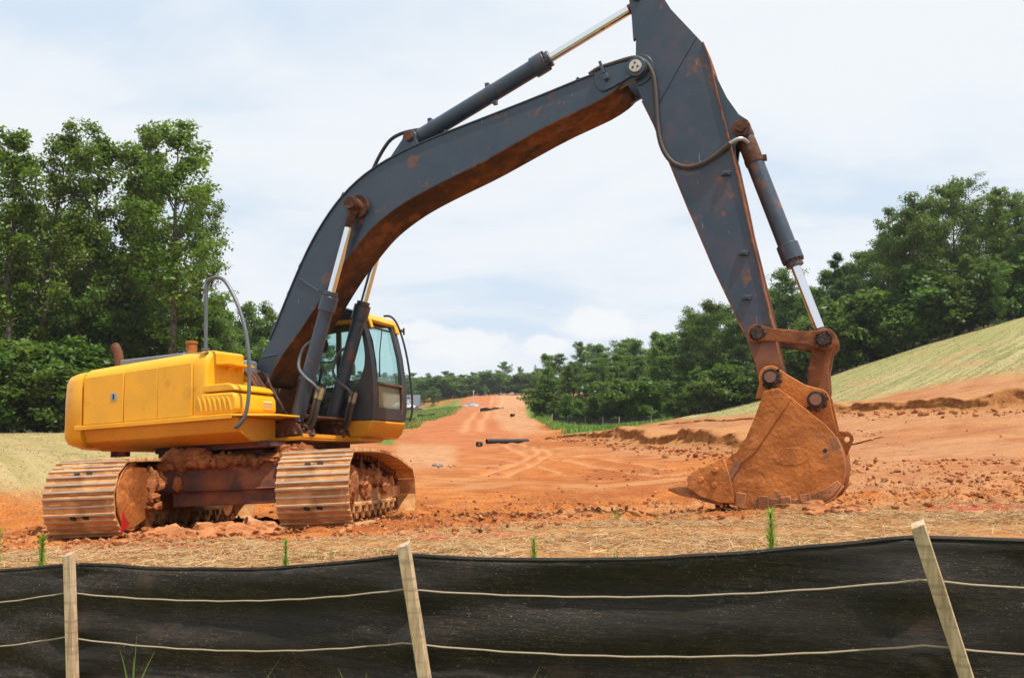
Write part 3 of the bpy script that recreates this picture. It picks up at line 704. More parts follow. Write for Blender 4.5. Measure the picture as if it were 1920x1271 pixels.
# ---- upper structure
mb = MB()
def ring(k, w, ins): return [(-1.70+ins*.3, -1.33+ins, w), (.74, -1.33+ins, w), (.74, -.58, w), (.42, -.58, w), (.42, .47, w), (1.32, .47, w), (1.32, 1.3-ins, w), (-1.70+ins*.3, 1.3-ins, w)]
r0, r1, r2 = ring(0, 1.335, 0), ring(0, 1.16, .05), ring(0, 1.05, .26)
nn = 8; mb.add(r0+r1+r2, [tuple(range(nn))]+[(i, (i+1) % nn, nn+(i+1) % nn, nn+i) for i in range(nn)]+[(nn+i, nn+(i+1) % nn, 2*nn+(i+1) % nn, 2*nn+i) for i in range(nn)]+[tuple(range(2*nn, 3*nn))[::-1]])
deck = mb.build('upper_frame', M['yellow_low'], ex, bevel=.012)
mb = MB(); mb.box2((.40, -.60, 1.055), (1.16, .49, 1.10)); mb.box2((1.14, -.60, 1.08), (1.17, .49, 1.13)); mb.build('front_plate', M['yellow_low'], deck, bevel=.006)
mb = MB(); rubble(mb, (.75, -.05, 1.09), (.38, .5, .10), 140, 55, size=(.02, .06)); tag(mb.build('mud', M['mud'], deck), kind='stuff')
mb = MB(); mb.box2((-1.78, -1.385, 1.335), (.70, -1.22, 1.372)); mb.box2((-1.78, -1.385, 1.315), (.70, -1.372, 1.338)); mb.build('ledge', M['yellow'], deck, bevel=.008)
mb = MB(); mb.prism([(.70,-1.38),(.74,-1.38),(1.06,-.95),(1.06,-.52),(.70,-.52)], 1.34, 1.362, axis=2); mb.build('step_plate', M['yellow'], deck, bevel=.006)
mb = MB(); mb.box2((-.9, -.9, .98), (.9, .9, 1.06)); mb.build('belly_plate', M['frame'], deck, bevel=.01)
cwp = [(-1.69,-1.36),(-1.88,-1.36),(-2.10,-1.25),(-2.27,-1.03),(-2.38,-.75),(-2.44,-.4),(-2.46,0)]
cwp = chaikin(cwp, 1); cwp = cwp+[(q[0], -q[1]) for q in cwp[::-1][1:]]
mb = MB(); n = len(cwp)
levels = [(1.10,.16),(1.16,.04),(1.24,.0),(1.7,.0),(1.95,.01),(2.03,.04),(2.07,.10)]
vs = []
for w, ins in levels:
    for q in cwp:
        u = q[0]; v = q[1]
        k = 1-ins/1.36 if abs(v) > 1e-6 else 1
        vs.append((u+ins*(.9 if u < -1.75 else 0), v*k, w))
fs = []
for l in range(len(levels)-1):
    for i in range(n): fs.append((l*n+i, l*n+(i+1) % n, (l+1)*n+(i+1) % n, (l+1)*n+i))
fs += [tuple(range(n))[::-1], tuple(range((len(levels)-1)*n, len(levels)*n))]
mb.add(vs, fs); cw = mb.build('counterweight', M['yellow'], ex, bevel=.0, sharp=50)
mb = MB(); mb.box2((-2.05, -.5, 1.0), (-1.8, -.4, 1.10)); mb.box2((-2.05, .4, 1.0), (-1.8, .5, 1.10)); mb.build('tow_lug', M['rusty'], cw)
# hood and tank along the right side: rounded shoulder, lofted along u
cs = [(-1.345,1.372),(-1.352,1.6),(-1.352,1.92),(-1.34,2.0),(-1.30,2.07),(-1.24,2.11),(-1.16,2.13),(-.64,2.14),(-.64,1.372)]
def loft(secs):
    m = MB(); k = len(secs[0][1]); vs = []
    for u, s in secs: vs += [(u, q[0], q[1]) for q in s]
    fs = [tuple(range(k))[::-1], tuple(range((len(secs)-1)*k, len(secs)*k))]
    for l in range(len(secs)-1):
        for i in range(k): fs.append((l*k+i, l*k+(i+1) % k, (l+1)*k+(i+1) % k, (l+1)*k+i))
    m.add(vs, fs); return m
def csx(dw, ins=0): return [(v+(ins if i in (0,1,2,3,4,5,6) else 0), w+(dw-ins*.6 if w > 1.5 else 0)) for i, (v, w) in enumerate(cs)]
body = loft([(-1.665, csx(-.015)), (-1.0, csx(.015)), (.10, csx(.06))]).build('engine_housing', M['yellow'], ex, bevel=.006, sharp=28)
mb = loft([(.105, csx(.062)), (.22, csx(.065)), (.27, csx(.062, .015)), (.295, csx(.055, .05))]); tank = mb.build('fuel_tank', M['yellow'], ex, bevel=.006, sharp=28)
mb = MB(); mb.box2((-1.655, -.64, 1.372), (-.42, 1.34, 2.10)); mb.box2((-.42, -.64, 1.36), (-.40, 1.34, 2.06)); hood = mb.build('engine_hood', M['yellow'], ex, bevel=.05, seg=3)
for u0, u1 in ((-1.640, -.985), (-.972, -.44), (-.436, .092)):
    mb = MB(); mb.prism([(u0, 1.380), (u1, 1.380), (u1, 1.985+.03*(u1+1.6)), (u0, 1.985+.03*(u0+1.6))], -1.366, -1.35)
    if u0 < -1: dr = mb.build('side_door', M['yellow'], body, bevel=.006)
    else: mb.build('side_panel', M['yellow'], body, bevel=.006)
mb = MB(); mb.box2((-1.185, -1.372, 1.655), (-1.085, -1.362, 1.755), 0); mb.box2((-1.150, -1.378, 1.672), (-1.125, -1.371, 1.738), 1); mb.build('latch', [M['steel'], M['seal']], body, bevel=.004)
mb = MB(); mb.box2((-1.3, -1.12, 2.135), (-.25, -.70, 2.215)); mb.build('hood_cover', M['grey_light'], body, bevel=.02)
pth = [(-1.70, -.72, 2.10), (-1.705, -.72, 2.22), (-1.715, -.72, 2.32), (-1.745, -.72, 2.42), (-1.80, -.72, 2.50)]
mb = MB(); mb.tube(chaikin(pth, 2), [.062]*9+[.06]*max(0, len(chaikin(pth, 2))-9), 14); mb.build('exhaust_pipe', M['rusty'], body)
mb = MB(); mb.cyl((-.46, -.74, 2.10), (-.46, -.74, 2.39), .068, n=20); mb.cyl((-.46, -.74, 2.385), (-.46, -.74, 2.42), .078, n=20); mb.build('intake_cap', M['bucket'], body, bevel=.006)
mb = MB(); mb.box2((.285, -1.17, 2.0), (.48, -.66, 2.018)); mb.prism([(.29, 1.94), (.46, 2.0), (.29, 2.0)], -.98, -.96); mb.prism([(.29, 1.94), (.46, 2.0), (.29, 2.0)], -.80, -.78)
for k in range(8): mb.box((.47, -1.13+k*.06, 2.024), (.025, .025, .014))
mb.build('step', M['yellow'], tank, bevel=.004)
mb = MB(); mb.box2((.282, -1.12, 1.72), (.298, -.70, 1.98))
for r in range(2):
    for k in range(3): mb.cyl((.295, -1.02+k*.13+.05*r, 1.90-r*.10), (.305, -1.02+k*.13+.05*r, 1.90-r*.10), .018, n=10)
mb.build('tread_plate', M['yellow'], tank, bevel=.004)
# tool box in front of the tank
mb = MB(); mb.prism(chaikin([(.118,1.372),(.70,1.372),(.745,1.42),(.74,1.56),(.70,1.635),(.118,1.645)], 0), -1.352, -.56); tb = mb.build('tool_box', M['yellow'], ex, bevel=.035, seg=3)
mb = MB(); mb.prism([(.118,1.652),(.715,1.648),(.735,1.66),(.68,1.715),(.60,1.745),(.118,1.74)], -1.345, -.60); mb.build('lid', M['yellow'], tb, bevel=.03, seg=3)
for k in range(7):
    u = .175+k*.072; mb = MB(); mb.tube([(u, -1.35, 1.60-.004*k), (u+.028, -1.352, 1.55), (u+.05, -1.352, 1.49), (u+.062, -1.352, 1.42)], [.011, .016, .016, .011], 6); mb.build('rib', M['yellow'], tb)
mb = MB(); mb.prism([(-.83,1.44),(-.66,1.44),(-.66,1.545),(-.83,1.545)], .735, .748, axis=0, m=1)
for k in range(3): mb.box2((.744, -.835, 1.445+k*.038), (.760, -.655, 1.457+k*.038), 0)
mb.build('work_lamp', [M['yellow'], M['lamp']], tb)
rail = [(.245,-1.3,2.2),(.245,-1.3,2.55),(.245,-1.3,2.97),(.27,-1.3,3.04),(.36,-1.3,3.07),(.47,-1.3,3.055),(.56,-1.3,2.98),(.66,-1.3,2.82),(.76,-1.3,2.61),(.84,-1.3,2.37),(.885,-1.3,2.1),(.90,-1.3,1.85),(.885,-1.3,1.52),(.84,-1.31,1.32),(.77,-1.32,1.235),(.70,-1.32,1.21)]
mb = MB(); mb.tube(chaikin(rail, 2), .024, 10); mb.cyl((.245, -1.3, 2.17), (.245, -1.3, 2.20), .05, n=14); mb.build('handrail', M['rail'], ex)
# boom stage, front cover beside the boom
mb = MB(); mb.box2((-.38, -.62, 1.95), (.30, -.36, 2.13)); mb.build('valve_cover', M['grey_light'], ex, bevel=.03)
mb = MB(); mb.box2((-.36, -.60, 1.87), (.34, -.37, 1.95)); mb.build('cover_lip', M['yellow'], ex, bevel=.01)
mb = MB()
for v in (-.36, .31): mb.prism([(-.25,1.33),(1.15,1.33),(1.12,1.38),(.75,1.42),(.52,1.78),(.44,1.95),(.36,1.99),(.25,1.95),(.10,1.7)], v-.02, v+.02)
mb.box2((-.2, -.34, 1.33), (1.2, .31, 1.36))
bs = mb.build('boom_bracket', M['rusty'], ex, bevel=.01)
mb = MB(); mb.cyl((.37, BV-.40, 1.90), (.37, BV+.40, 1.90), .085, n=20); mb.build('boom_foot_pin', M['grease'], bs)
mb = MB(); rr = random.Random(5)
for k in range(6): v = -.58+.06*k; mb.tube(chaikin([(.52, v, 1.62), (.36, v-.01, 1.9+.02*(k % 3)), (.22, v, 2.02+.02*(k % 2)), (.05, v+.02, 1.98), (-.15, v, 1.8)], 2), .026, 8)
mb.build('hose_bundle', M['rusty'], ex)

# ---- cab
cab_pro = [(1.52,1.335),(1.55,1.5),(1.552,1.72),(1.54,1.95),(1.505,2.24),(1.455,2.47),(1.405,2.66),(1.34,2.78),(1.22,2.845),(.08,2.86),(-.06,2.80),(-.12,2.62),(-.13,1.335)]
cab_hole = chaikin([(1.34,2.68),(1.405,2.40),(1.43,2.12),(1.36,1.90),(1.20,1.70),(1.02,1.56),(.4,1.52),(.02,1.56),(-.02,1.75),(-.0,2.60),(.1,2.72),(1.22,2.73)], 1, True)
door_hole = chaikin([(1.39,2.66),(1.455,2.40),(1.49,2.12),(1.50,1.85),(1.49,1.55),(1.40,1.46),(.4,1.46),(.02,1.50),(-.02,1.75),(-.0,2.60),(.1,2.72),(1.22,2.73)], 1, True)
mb = MB(); mb.prism(cab_pro, .455, .515, holes=[cab_hole]); mb.prism(cab_pro, 1.31, 1.37, holes=[door_hole])
front = cab_pro[:8]
for v0, v1 in ((.515, .565), (1.25, 1.31)): mb.strip(front, -.05, v0, v1, off=.05)
mb.strip(front[:2], -.05, .565, 1.25, off=.05)
mb.strip([(1.548,1.80),(1.544,1.845)], .03, .565, 1.25)
for v0, v1 in ((.515,.60),(1.21,1.31)): mb.box2((-.13, v0, 1.335), (-.08, v1, 2.8))
mb.box2((-.13, .6, 1.335), (-.08, 1.21, 1.62)); mb.box2((-.13, .6, 2.62), (-.08, 1.21, 2.8))
mb.box2((.42, 1.315, 1.54), (.49, 1.365, 2.74)); 
cab = mb.build('cab', M['grey_cab'], ex, bevel=.012)
mb = MB(); mb.prism([(-.2,1.10),(1.40,1.10),(1.47,1.16),(1.53,1.325),(-.2,1.325)], .455, 1.37); mb.build('cab_base', M['yellow_low'], cab, bevel=.03)
mb = MB(); mb.prism([(1.42,2.725),(1.36,2.80),(1.22,2.862),(.07,2.875),(-.09,2.81),(-.15,2.68),(-.11,2.66),(-.03,2.78),(.09,2.83),(1.20,2.815),(1.32,2.75),(1.38,2.69)], .60, 1.385); mb.build('roof', M['yellow'], cab, bevel=.01)
mb = MB(); mb.prism([(1.15,2.868),(1.10,2.905),(.12,2.915),(.05,2.88)], .53, 1.30); mb.build('roof_hatch', M['grey_light'], cab, bevel=.015)
mb = MB(); 
for v0, v1 in ((.60, .66), (1.30, 1.385)): mb.strip([(1.445,2.60),(1.42,2.69),(1.36,2.80)], -.03, v0, v1, off=.02)
mb.build('corner_trim', M['yellow'], cab, bevel=.006)
pin_ = [(q[0]-.035, q[1]) for q in front]
mb = MB(); mb.strip([(1.512,1.83)]+pin_[3:], .006, .56, 1.26); mb.build('windscreen', M['glass'], cab)
mb = MB(); mb.strip([(1.50,1.37)]+pin_[1:3]+[(1.514,1.82)], .006, .56, 1.26); mb.build('lower_windscreen', M['glass_dusty'], cab)
mb = MB(); mb.tube([(1.50,.57,1.40),(1.545,.57,1.5),(1.55,.57,1.80)], .014, 6); mb.tube([(1.52,1.235,1.40),(1.545,1.235,1.5),(1.55,1.235,1.80)], .014, 6); mb.tube([(1.505,.57,1.39),(1.505,1.235,1.39)], .014, 6); mb.tube([(1.556,.57,1.815),(1.556,1.235,1.815)], .012, 6); mb.build('window_trim', M['link'], cab)
mb = MB(); mb.tube([(1.475,.575,2.40),(1.52,.575,2.1),(1.535,.575,1.86)], .012, 6); mb.tube([(1.40,.575,2.62),(1.40,1.22,2.62)], .014, 6); mb.tube([(1.475,1.20,2.40),(1.52,1.20,2.1),(1.535,1.20,1.86)], .012, 6); mb.tube([(1.475,.575,2.40),(1.40,.575,2.62)], .012, 6); mb.tube([(1.475,1.20,2.40),(1.40,1.22,2.62)], .012, 6); mb.build('window_seal', M['seal'], cab)
mb = MB(); mb.strip([(q[0], q[1]) for q in cab_hole]+[cab_hole[0]], .03, .47, .50); mb.build('side_window_seal', M['seal'], cab)
for v, nm, hl in ((.485, 'side_window', cab_hole), (1.34, 'door_window', door_hole)):
    mb = MB(); mb.prism(hl, v-.003, v+.003); mb.build(nm, M['glass_side'], cab)
mb = MB(); mb.box2((-.11, .6, 1.62), (-.103, 1.21, 2.62)); mb.build('rear_window', M['glass_side'], cab)
mb = MB(); mb.tube([(1.41,.95,2.60),(1.50,.72,2.25),(1.565,.60,1.90)], .009, 6); mb.build('wiper', M['seal'], cab)
grab = [(1.18,1.42,2.905),(1.28,1.42,2.90),(1.366,1.42,2.826),(1.435,1.42,2.68),(1.501,1.42,2.47),(1.556,1.42,2.208),(1.589,1.42,1.95),(1.612,1.42,1.713),(1.604,1.42,1.444),(1.571,1.40,1.339)]
mb = MB(); mb.tube(chaikin(grab, 2), .016, 8); mb.box((1.46, 1.45, 2.66), (.03, .10, .03)); mb.box((1.46, 1.50, 2.66), (.02, .02, .10)); mb.build('grab_bar', M['hose'], cab)
mb = MB(); mb.box((.38, .92, 1.72), (.50, .50, .14)); mb.box((.14, .92, 2.02), (.14, .48, .60), rot=(0, -.14, 0)); mb.box((.07, .92, 2.40), (.10, .28, .20), rot=(0, -.14, 0)); mb.box((.38, .92, 1.5), (.4, .4, .34)); mb.build('seat', M['seat'], cab, bevel=.05, seg=3)
mb = MB(); mb.box((.35, .66, 1.78), (.55, .16, .22)); mb.cyl((.55, .66, 1.88), (.60, .66, 2.08), .02, n=8); mb.cyl((.60, .66, 2.06), (.62, .66, 2.16), .035, .03, n=10); mb.box((.35, 1.18, 1.78), (.55, .16, .22)); mb.cyl((.55, 1.18, 1.88), (.60, 1.18, 2.08), .02, n=8); mb.build('control_console', M['seat'], cab, bevel=.015)
mb = MB(); mb.box((1.12, .62, 2.05), (.08, .08, .16)); mb.box((1.12, .66, 1.70), (.28, .14, .4)); mb.build('monitor', M['beige'], cab, bevel=.02)
mb = MB(); mb.prism(chaikin([(.12,2.44),(.30,2.44),(.30,2.64),(.12,2.64)], 2, True), 1.27, 1.30); mb.box2((-.02, 1.29, 2.28), (.42, 1.305, 2.30)); mb.build('speaker', M['seal'], cab)
mb = MB(); mb.tube([(-.05, .9, 2.84), (-.05, .9, 3.30)], [.006, .003], 5); mb.build('antenna', M['hose'], cab)

# ---- boom
btop = [(.215,2.05),(.521,2.523),(.644,2.78),(.865,3.204),(.975,3.40),(1.085,3.583),(1.245,3.81),(1.452,4.05),(1.658,4.235),(1.880,4.385),(2.165,4.520),(2.555,4.640),(2.891,4.718),(3.36,4.802),(3.60,4.842),(4.405,4.987),(5.02,5.11),(5.30,5.13)]
bbot = [(5.40,4.98),(5.36,4.90),(5.14,4.79),(4.90,4.722),(4.495,4.615),(3.928,4.415),(3.562,4.285),(3.109,4.155),(2.779,4.055),(2.535,3.968),(2.318,3.868),(2.122,3.758),(1.995,3.668),(1.867,3.555),(1.69,3.382),(1.487,3.175),(1.041,2.60),(.52,2.06),(.44,1.83),(.34,1.80),(.27,1.83)]
T_, B_ = chaikin(btop, 1), chaikin(bbot, 1)
mb = MB(); nt_ = len(T_)
mb.prism(T_+B_, BV-.285, BV+.285, mfun=lambda i, l: 1 if i >= nt_ else 0)
mb.strip(T_[2:], .014, BV-.305, BV+.305); mb.strip(B_[:-6], .014, BV-.305, BV+.305, m=1)
boom = mb.build('boom', [M['grey'], M['belly']], ex, sharp=25)
for s in (-1, 1):
    mb = MB(); mb.prism([(4.96,5.10),(5.06,5.165),(5.50,5.215)]+arc(5.573, 5.09, .125, 80, -75, 10)+[(5.45,4.93),(5.14,4.80),(4.98,4.765)], BV+s*.25-.03, BV+s*.25+.03); mb.build('boom_tip', M['grey'], boom, bevel=.006)
    mb = MB(); mb.prism(chaikin([(5.06,4.99),(5.12,4.90),(5.18,4.87),(5.50,4.985),(5.62,5.03),(5.62,5.10),(5.52,5.18),(5.08,5.15)], 1, True), BV+s*.295-.015, BV+s*.295+.015)
    mb.cyl((5.573, BV+s*.28, 5.09), (5.573, BV+s*.325, 5.09), .115, n=28); mb.build('tip_plate', M['grey'], boom, bevel=.004)
    mb = MB(); mb.cyl((1.84, BV+s*.28, 4.0), (1.84, BV+s*.34, 4.0), .155, n=30); mb.cyl((1.84, BV+s*.34, 4.0), (1.84, BV+s*.50, 4.0), .075, n=22); mb.cyl((1.84, BV+s*.50, 4.0), (1.84, BV+s*.53, 4.0), .085, n=12); mb.build('cylinder_pin', M['rusty'], boom, bevel=.006)
mb = MB(); mb.cyl((5.573, BV-.35, 5.09), (5.573, BV-.325, 5.09), .072, n=24, m=0)
for k in range(3): an = PI/2+2*PI*k/3; mb.cyl((5.573+.034*math.cos(an), BV-.362, 5.09+.034*math.sin(an)), (5.573+.034*math.cos(an), BV-.35, 5.09+.034*math.sin(an)), .013, n=6, m=1)
mb.build('pin_cover', [M['white_cap'], M['rusty']], boom)
mb = MB(); mb.box((5.175, BV-.335, 5.16), (.035, .03, .16), rot=(0, -.25, 0)); mb.box((5.215, BV-.345, 5.03), (.06, .045, .07), rot=(0, -.25, 0)); mb.build('hose_clamp', M['grey'], boom, bevel=.004)
mb = MB(); mb.tube([(.917, BV-.287, 3.175), (1.213, BV-.287, 2.972)], .012, 6); mb.tube([(.56, BV-.287, 2.20), (.32, BV-.287, 2.19)], .012, 6); mb.build('weld_seam', M['grey'], boom)
for s in (-1, 1):
    mb = MB(); mb.prism([(2.08,4.47),(2.42,4.86)]+arc(2.52, 4.86, .10, 165, -20, 10)+[(2.68,4.68)], BV+s*.13-.02, BV+s*.13+.02); mb.build('arm_cylinder_lug', M['grey'], boom, bevel=.006)
mb = MB(); mb.cyl((2.52, BV-.19, 4.865), (2.52, BV+.19, 4.865), .06, n=16); mb.build('arm_cylinder_pin', M['rusty'], boom)
mb = MB()
for s_ in ((.62,2.73),(.75,2.99),(.93,3.33),(1.6,4.19),(3.1,4.76),(4.86,5.08)): mb.box((s_[0]-.01, BV-.25, s_[1]+.02), (.06, .05, .04), rot=(0, -1.0, 0))
mb.build('pipe_clip', M['grey'], boom)
mb = MB()
for v in (-.12, -.04, .05, .13): mb.tube([(q[0]-.02, BV+v, q[1]+.035) for q in T_[4:-3]], .02, 6)
mb.build('hydraulic_line', M['grey'], boom)

def cylinder(name, p0, p1, v, L0, gland, r, rr_, parent=ex, foot=.10, col='grey'):
    """hydraulic ram between p0 (barrel eye) and p1 (rod eye), points in (u,w)"""
    a = Vector((p0[0], v, p0[1])); b = Vector((p1[0], v if len(p1) < 3 else p1[2], p1[1])); d = (b-a).normalized()
    m = MB(); m.cyl(a+d*.10, a+d*(L0), r, n=28); m.cyl(a+d*.08, a+d*.22, r*.95, r, n=28); m.cyl(a+d*(L0-.02), a+d*(L0+gland), r*1.22, n=28); m.cyl(a+d*(L0+gland), a+d*(L0+gland+.07), r*.95, n=28)
    bar = m.build(name, M[col], parent, bevel=.006)
    m = MB(); m.cyl(a-Vector((0, foot, 0)), a+Vector((0, foot, 0)), r*1.05, n=24); m.cyl(a, a+d*.14, r*.8, n=20); m.build('barrel_eye', M['rusty'], bar, bevel=.006)
    m = MB(); m.cyl(a+d*(L0), b-d*.08, rr_, n=24); m.build('rod', M['chrome'], bar)
    m = MB(); m.cyl(b-Vector((0, foot*.8, 0)), b+Vector((0, foot*.8, 0)), rr_*1.7, n=22); m.cyl(b-d*.30 if name == 'boom_cylinder' else b-d*.16, b, rr_*1.12, n=20); m.build('rod_eye', M['rusty'], bar, bevel=.006)
    m = MB()
    for k in range(14):
        x, y, _ = frame_of(d); an = 2*PI*k/14; q = x*(r*1.08*math.cos(an))+y*(r*1.08*math.sin(an)); m.cyl(a+d*(L0+gland)+q, a+d*(L0+gland+.018)+q, .012, n=6)
    m.build('gland_bolts', M['rusty'], bar)
    return bar
for s in (-1, 1):
    bcyl = cylinder('boom_cylinder', (.90, 1.22), (1.84, 4.0), BV+s*.392, 1.55, .17, .092, .052)
    m = MB(); v = BV+s*.392; a = Vector((.90, v, 1.22)); d = (Vector((1.84, v, 4.0))-a).normalized(); nrm = Vector((-d.z, 0, d.x))
    m.tube(chaikin([tuple(a+d*1.12+nrm*.10), tuple(a+d*1.02+nrm*.19), tuple(a+d*.86+nrm*.21), tuple(a+d*.74+nrm*.14+Vector((0, -.06, 0))), tuple(a+d*.66-nrm*.05+Vector((0, -.13, 0))), tuple(a+d*.60-nrm*.20+Vector((0, -.08, 0))), tuple(a+d*.50-nrm*.22)], 2), .019, 8)
    m.build('steel_line', M['rail'], bcyl)
    m = MB(); m.cyl(a+d*.62, a+d*.66, .115, n=24); m.build('clamp_band', M['grey'], bcyl)
    m = MB()
    for o in (-.19, -.25):
        m.tube(chaikin([tuple(a+d*.60+nrm*o), tuple(a+d*.35+nrm*(o-.03)+Vector((0, -.05, 0))), tuple(a+d*.12+nrm*(o-.02)), tuple(a-d*.05+nrm*(o+.12)), tuple(a-d*.05+nrm*.1+Vector((-.15, .12, 0)))], 2), .026, 8, m=0)
        m.cyl(a+d*.44+nrm*(o-.02)+Vector((0, -.03, 0)), a+d*.58+nrm*o, .032, n=8, m=1)
    m.build('hose', [M['hose_dusty'], M['brass']], bcyl)
    m = MB()
    for vv in (-.13, .13): m.prism([(.66,1.10),(1.14,1.10),(1.05,1.26)]+arc(.90, 1.24, .13, 10, 170, 10)+[(.70,1.2)], v+vv-.02, v+vv+.02)
    m.build('cylinder_bracket', M['rusty'], bcyl, bevel=.006)
    m = MB(); rubble(m, (.94, v, 1.12), (.24, .18, .20), 130, 71+s, size=(.02, .06)); tag(m.build('mud', M['rusty'], bcyl), kind='stuff')
acyl = cylinder('arm_cylinder', (2.52, 4.865), (5.61, 6.02), BV, 1.82, .16, .108, .058)
m = MB(); a = Vector((2.52, BV, 4.865)); d = (Vector((5.61, BV, 6.02))-a).normalized(); nrm = Vector((-d.z, 0, d.x))
for t_ in (.28, 1.16):
    m = MB(); m.cyl(a+d*t_, a+d*(t_+.05), .116, n=24); m.box(a+d*(t_+.02)+nrm*.13, (.05, .07, .05)); m.box(a+d*(t_+.02)-nrm*.13, (.05, .07, .05)); m.build('clamp_band', M['grey'], acyl)
m = MB(); m.tube(chaikin([(1.90,-.10,4.47),(1.982,-.10,4.63),(2.10,-.10,4.80),(2.217,-.09,4.93),(2.40,-.06,4.99),(2.60,-.02,5.0)], 2), .024, 8); m.build('hose', M['hose'], acyl)

# ---- arm
aleft = [(5.575,5.52),(5.56,5.3),(5.545,4.90),(5.603,4.70),(5.72,4.394),(5.876,3.89),(6.032,3.373),(6.106,3.15),(6.276,2.618),(6.414,2.24),(6.536,1.90),(6.62,1.55),(6.64,1.40)]
aright = [(6.76,1.26),(6.90,1.40),(6.885,1.54),(6.825,1.923),(6.756,2.428),(6.666,3.03),(6.637,3.30),(6.569,3.83),(6.517,4.166),(6.441,4.631),(6.389,5.02),(6.335,5.252),(6.005,5.741),(5.93,5.90),(5.80,5.92)]
mb = MB(); na = len(aleft)
mb.prism(aleft+aright, BV-.215, BV+.215, mfun=lambda i, l: 1 if 3 < i < na+7 else 0)
mb.strip(aright[3:12][::-1], .014, BV-.235, BV+.235, m=1); mb.strip(aleft[3:11][::-1], .012, BV-.232, BV+.232, m=1)
arm = mb.build('arm', [M['grey_arm'], M['link']], ex, sharp=25)
for s in (-1, 1):
    mb = MB(); mb.prism([(5.80,5.925),(5.93,5.905),(5.86,6.08)]+arc(5.61, 6.02, .10, 40, 180, 10)+[(5.53,5.84),(5.53,5.48),(5.578,5.51)], BV+s*.155-.025, BV+s*.155+.025); mb.build('arm_lug', M['grey'], arm, bevel=.006)
    mb = MB(); mb.prism([(6.37,5.0),(6.46,4.82),(6.545,4.58),(6.66,4.36),(6.755,4.27)]+arc(6.672, 4.20, .105, 40, -80, 8)+[(6.60,4.02),(6.57,3.86)], BV+s*.13-.022, BV+s*.13+.022); mb.build('bucket_cylinder_lug', M['grey'], arm, bevel=.006)
    mb = MB(); mb.prism([(5.56,5.30)]+arc(5.573, 5.09, .19, 70, -80, 12)+[(5.56,4.90)], BV+s*.222-.008, BV+s*.222+.008); mb.build('boss_plate', M['grey'], arm, bevel=.004)
mb = MB(); mb.cyl((5.61, BV-.21, 6.02), (5.61, BV+.21, 6.02), .06, n=18); mb.build('arm_cylinder_pin', M['rusty'], arm)
mb = MB(); mb.cyl((6.672, BV-.20, 4.20), (6.672, BV+.20, 4.20), .058, n=18); mb.cyl((6.672, BV-.17, 4.20), (6.672, BV-.15, 4.20), .10, n=20); mb.build('bucket_cylinder_pin', M['rusty'], arm)
mb = MB(); mb.tube([(6.27, BV-.216, 5.34), (6.054, BV-.216, 5.036), (5.794, BV-.216, 4.644)], .010, 6); mb.build('weld_seam', M['grey'], arm)
for (u, w) in ((6.508, 3.683), (6.626, 2.767), (6.62, 2.275)):
    mb = MB(); mb.box((u-.03, BV-.235, w), (.10, .04, .05), rot=(0, .15, 0)); mb.box((u-.03, BV-.262, w), (.04, .02, .03), rot=(0, .15, 0)); mb.build('hose_clip', M['grey'], arm, bevel=.004)
def ribbed(path, r, it=3):
    P = chaikin(path, it); Q = []; 
    for p, q in zip(P[:-1], P[1:]):
        p, q = Vector(p), Vector(q); k = max(1, int((q-p).length/.011))
        Q += [p.lerp(q, i/k) for i in range(k)]
    return Q, [r*(1.0 if i % 2 else .86) for i in range(len(Q))]
hp = [(5.00,5.13),(5.108,5.185),(5.252,5.20),(5.477,5.225),(5.587,5.22),(5.682,5.147),(5.743,5.021),(5.764,4.895),(5.767,4.651),(5.76,4.411),(5.774,4.188),(5.821,4.021),(5.907,3.887),(6.035,3.816),(6.185,3.81),(6.376,3.883),(6.55,4.006)]
P, R_ = ribbed([(u, BV-.275 if u < 5.6 else BV-.255, w) for u, w in hp], .030)
mb = MB(); mb.tube(P, R_, 8); hs = mb.build('spiral_hose', M['hose_dusty'], arm, sharp=60)
mb = MB(); mb.tube(chaikin([(6.54,BV-.255,4.0),(6.62,BV-.25,4.04),(6.69,BV-.22,4.05),(6.73,BV-.14,4.02)], 2), .022, 8); mb.build('hose_elbow', M['steel'], hs)
bc_ = cylinder('bucket_cylinder', (6.672, 4.20), (7.33, 1.745), BV, 1.42, .17, .098, .052, col='grey_arm')
m = MB(); a = Vector((6.672, BV, 4.20)); d = (Vector((7.33, BV, 1.745))-a).normalized(); m.cyl(a+d*.34, a+d*.40, .108, n=24); m.box(a+d*.37+Vector((.11, 0, .02)), (.05, .06, .06)); m.cyl(a+d*.12, a+d*.36, .102, n=24); m.build('clamp_band', M['rusty'], bc_)

# ---- bucket linkage and bucket
def plate_link(name, p, q, r0, r1, w, v, th, mt, par):
    p = Vector(p); q = Vector(q); d = (q-p).normalized(); nrm = Vector((-d.y, d.x)); a0 = math.degrees(math.atan2(nrm.y, nrm.x))
    L_ = (q-p).length
    poly = arc(p.x, p.y, r0, a0+20, a0+160, 10)+[tuple(p+d*(r0*1.3)-nrm*w), tuple(q-d*(r1*1.3)-nrm*w)]+arc(q.x, q.y, r1, a0+200, a0+340, 10)+[tuple(q-d*(r1*1.3)+nrm*w), tuple(p+d*(r0*1.3)+nrm*w)]
    m = MB(); m.prism(poly, v-th/2, v+th/2); return m.build(name, mt, par, bevel=.008)
def greasy_pin(u, w, v0, v1, r, par, mt='grease'):
    m = MB(); m.cyl((u, v0, w), (u, v1, w), r, n=18, m=0)
    rr = random.Random(int(u*999)); 
    for e in (v0, v1):
        for k in range(70):
            an = rr.uniform(0, 2*PI); q = r*rr.uniform(.95, 1.35); lump(m, (u+q*math.cos(an), e+(.02 if e < 0 else -.02), w+q*math.sin(an)), [rr.uniform(.006, .017)]*3, rr, 0)
    return m.build('pin', [M[mt], M['pinhead']], par)
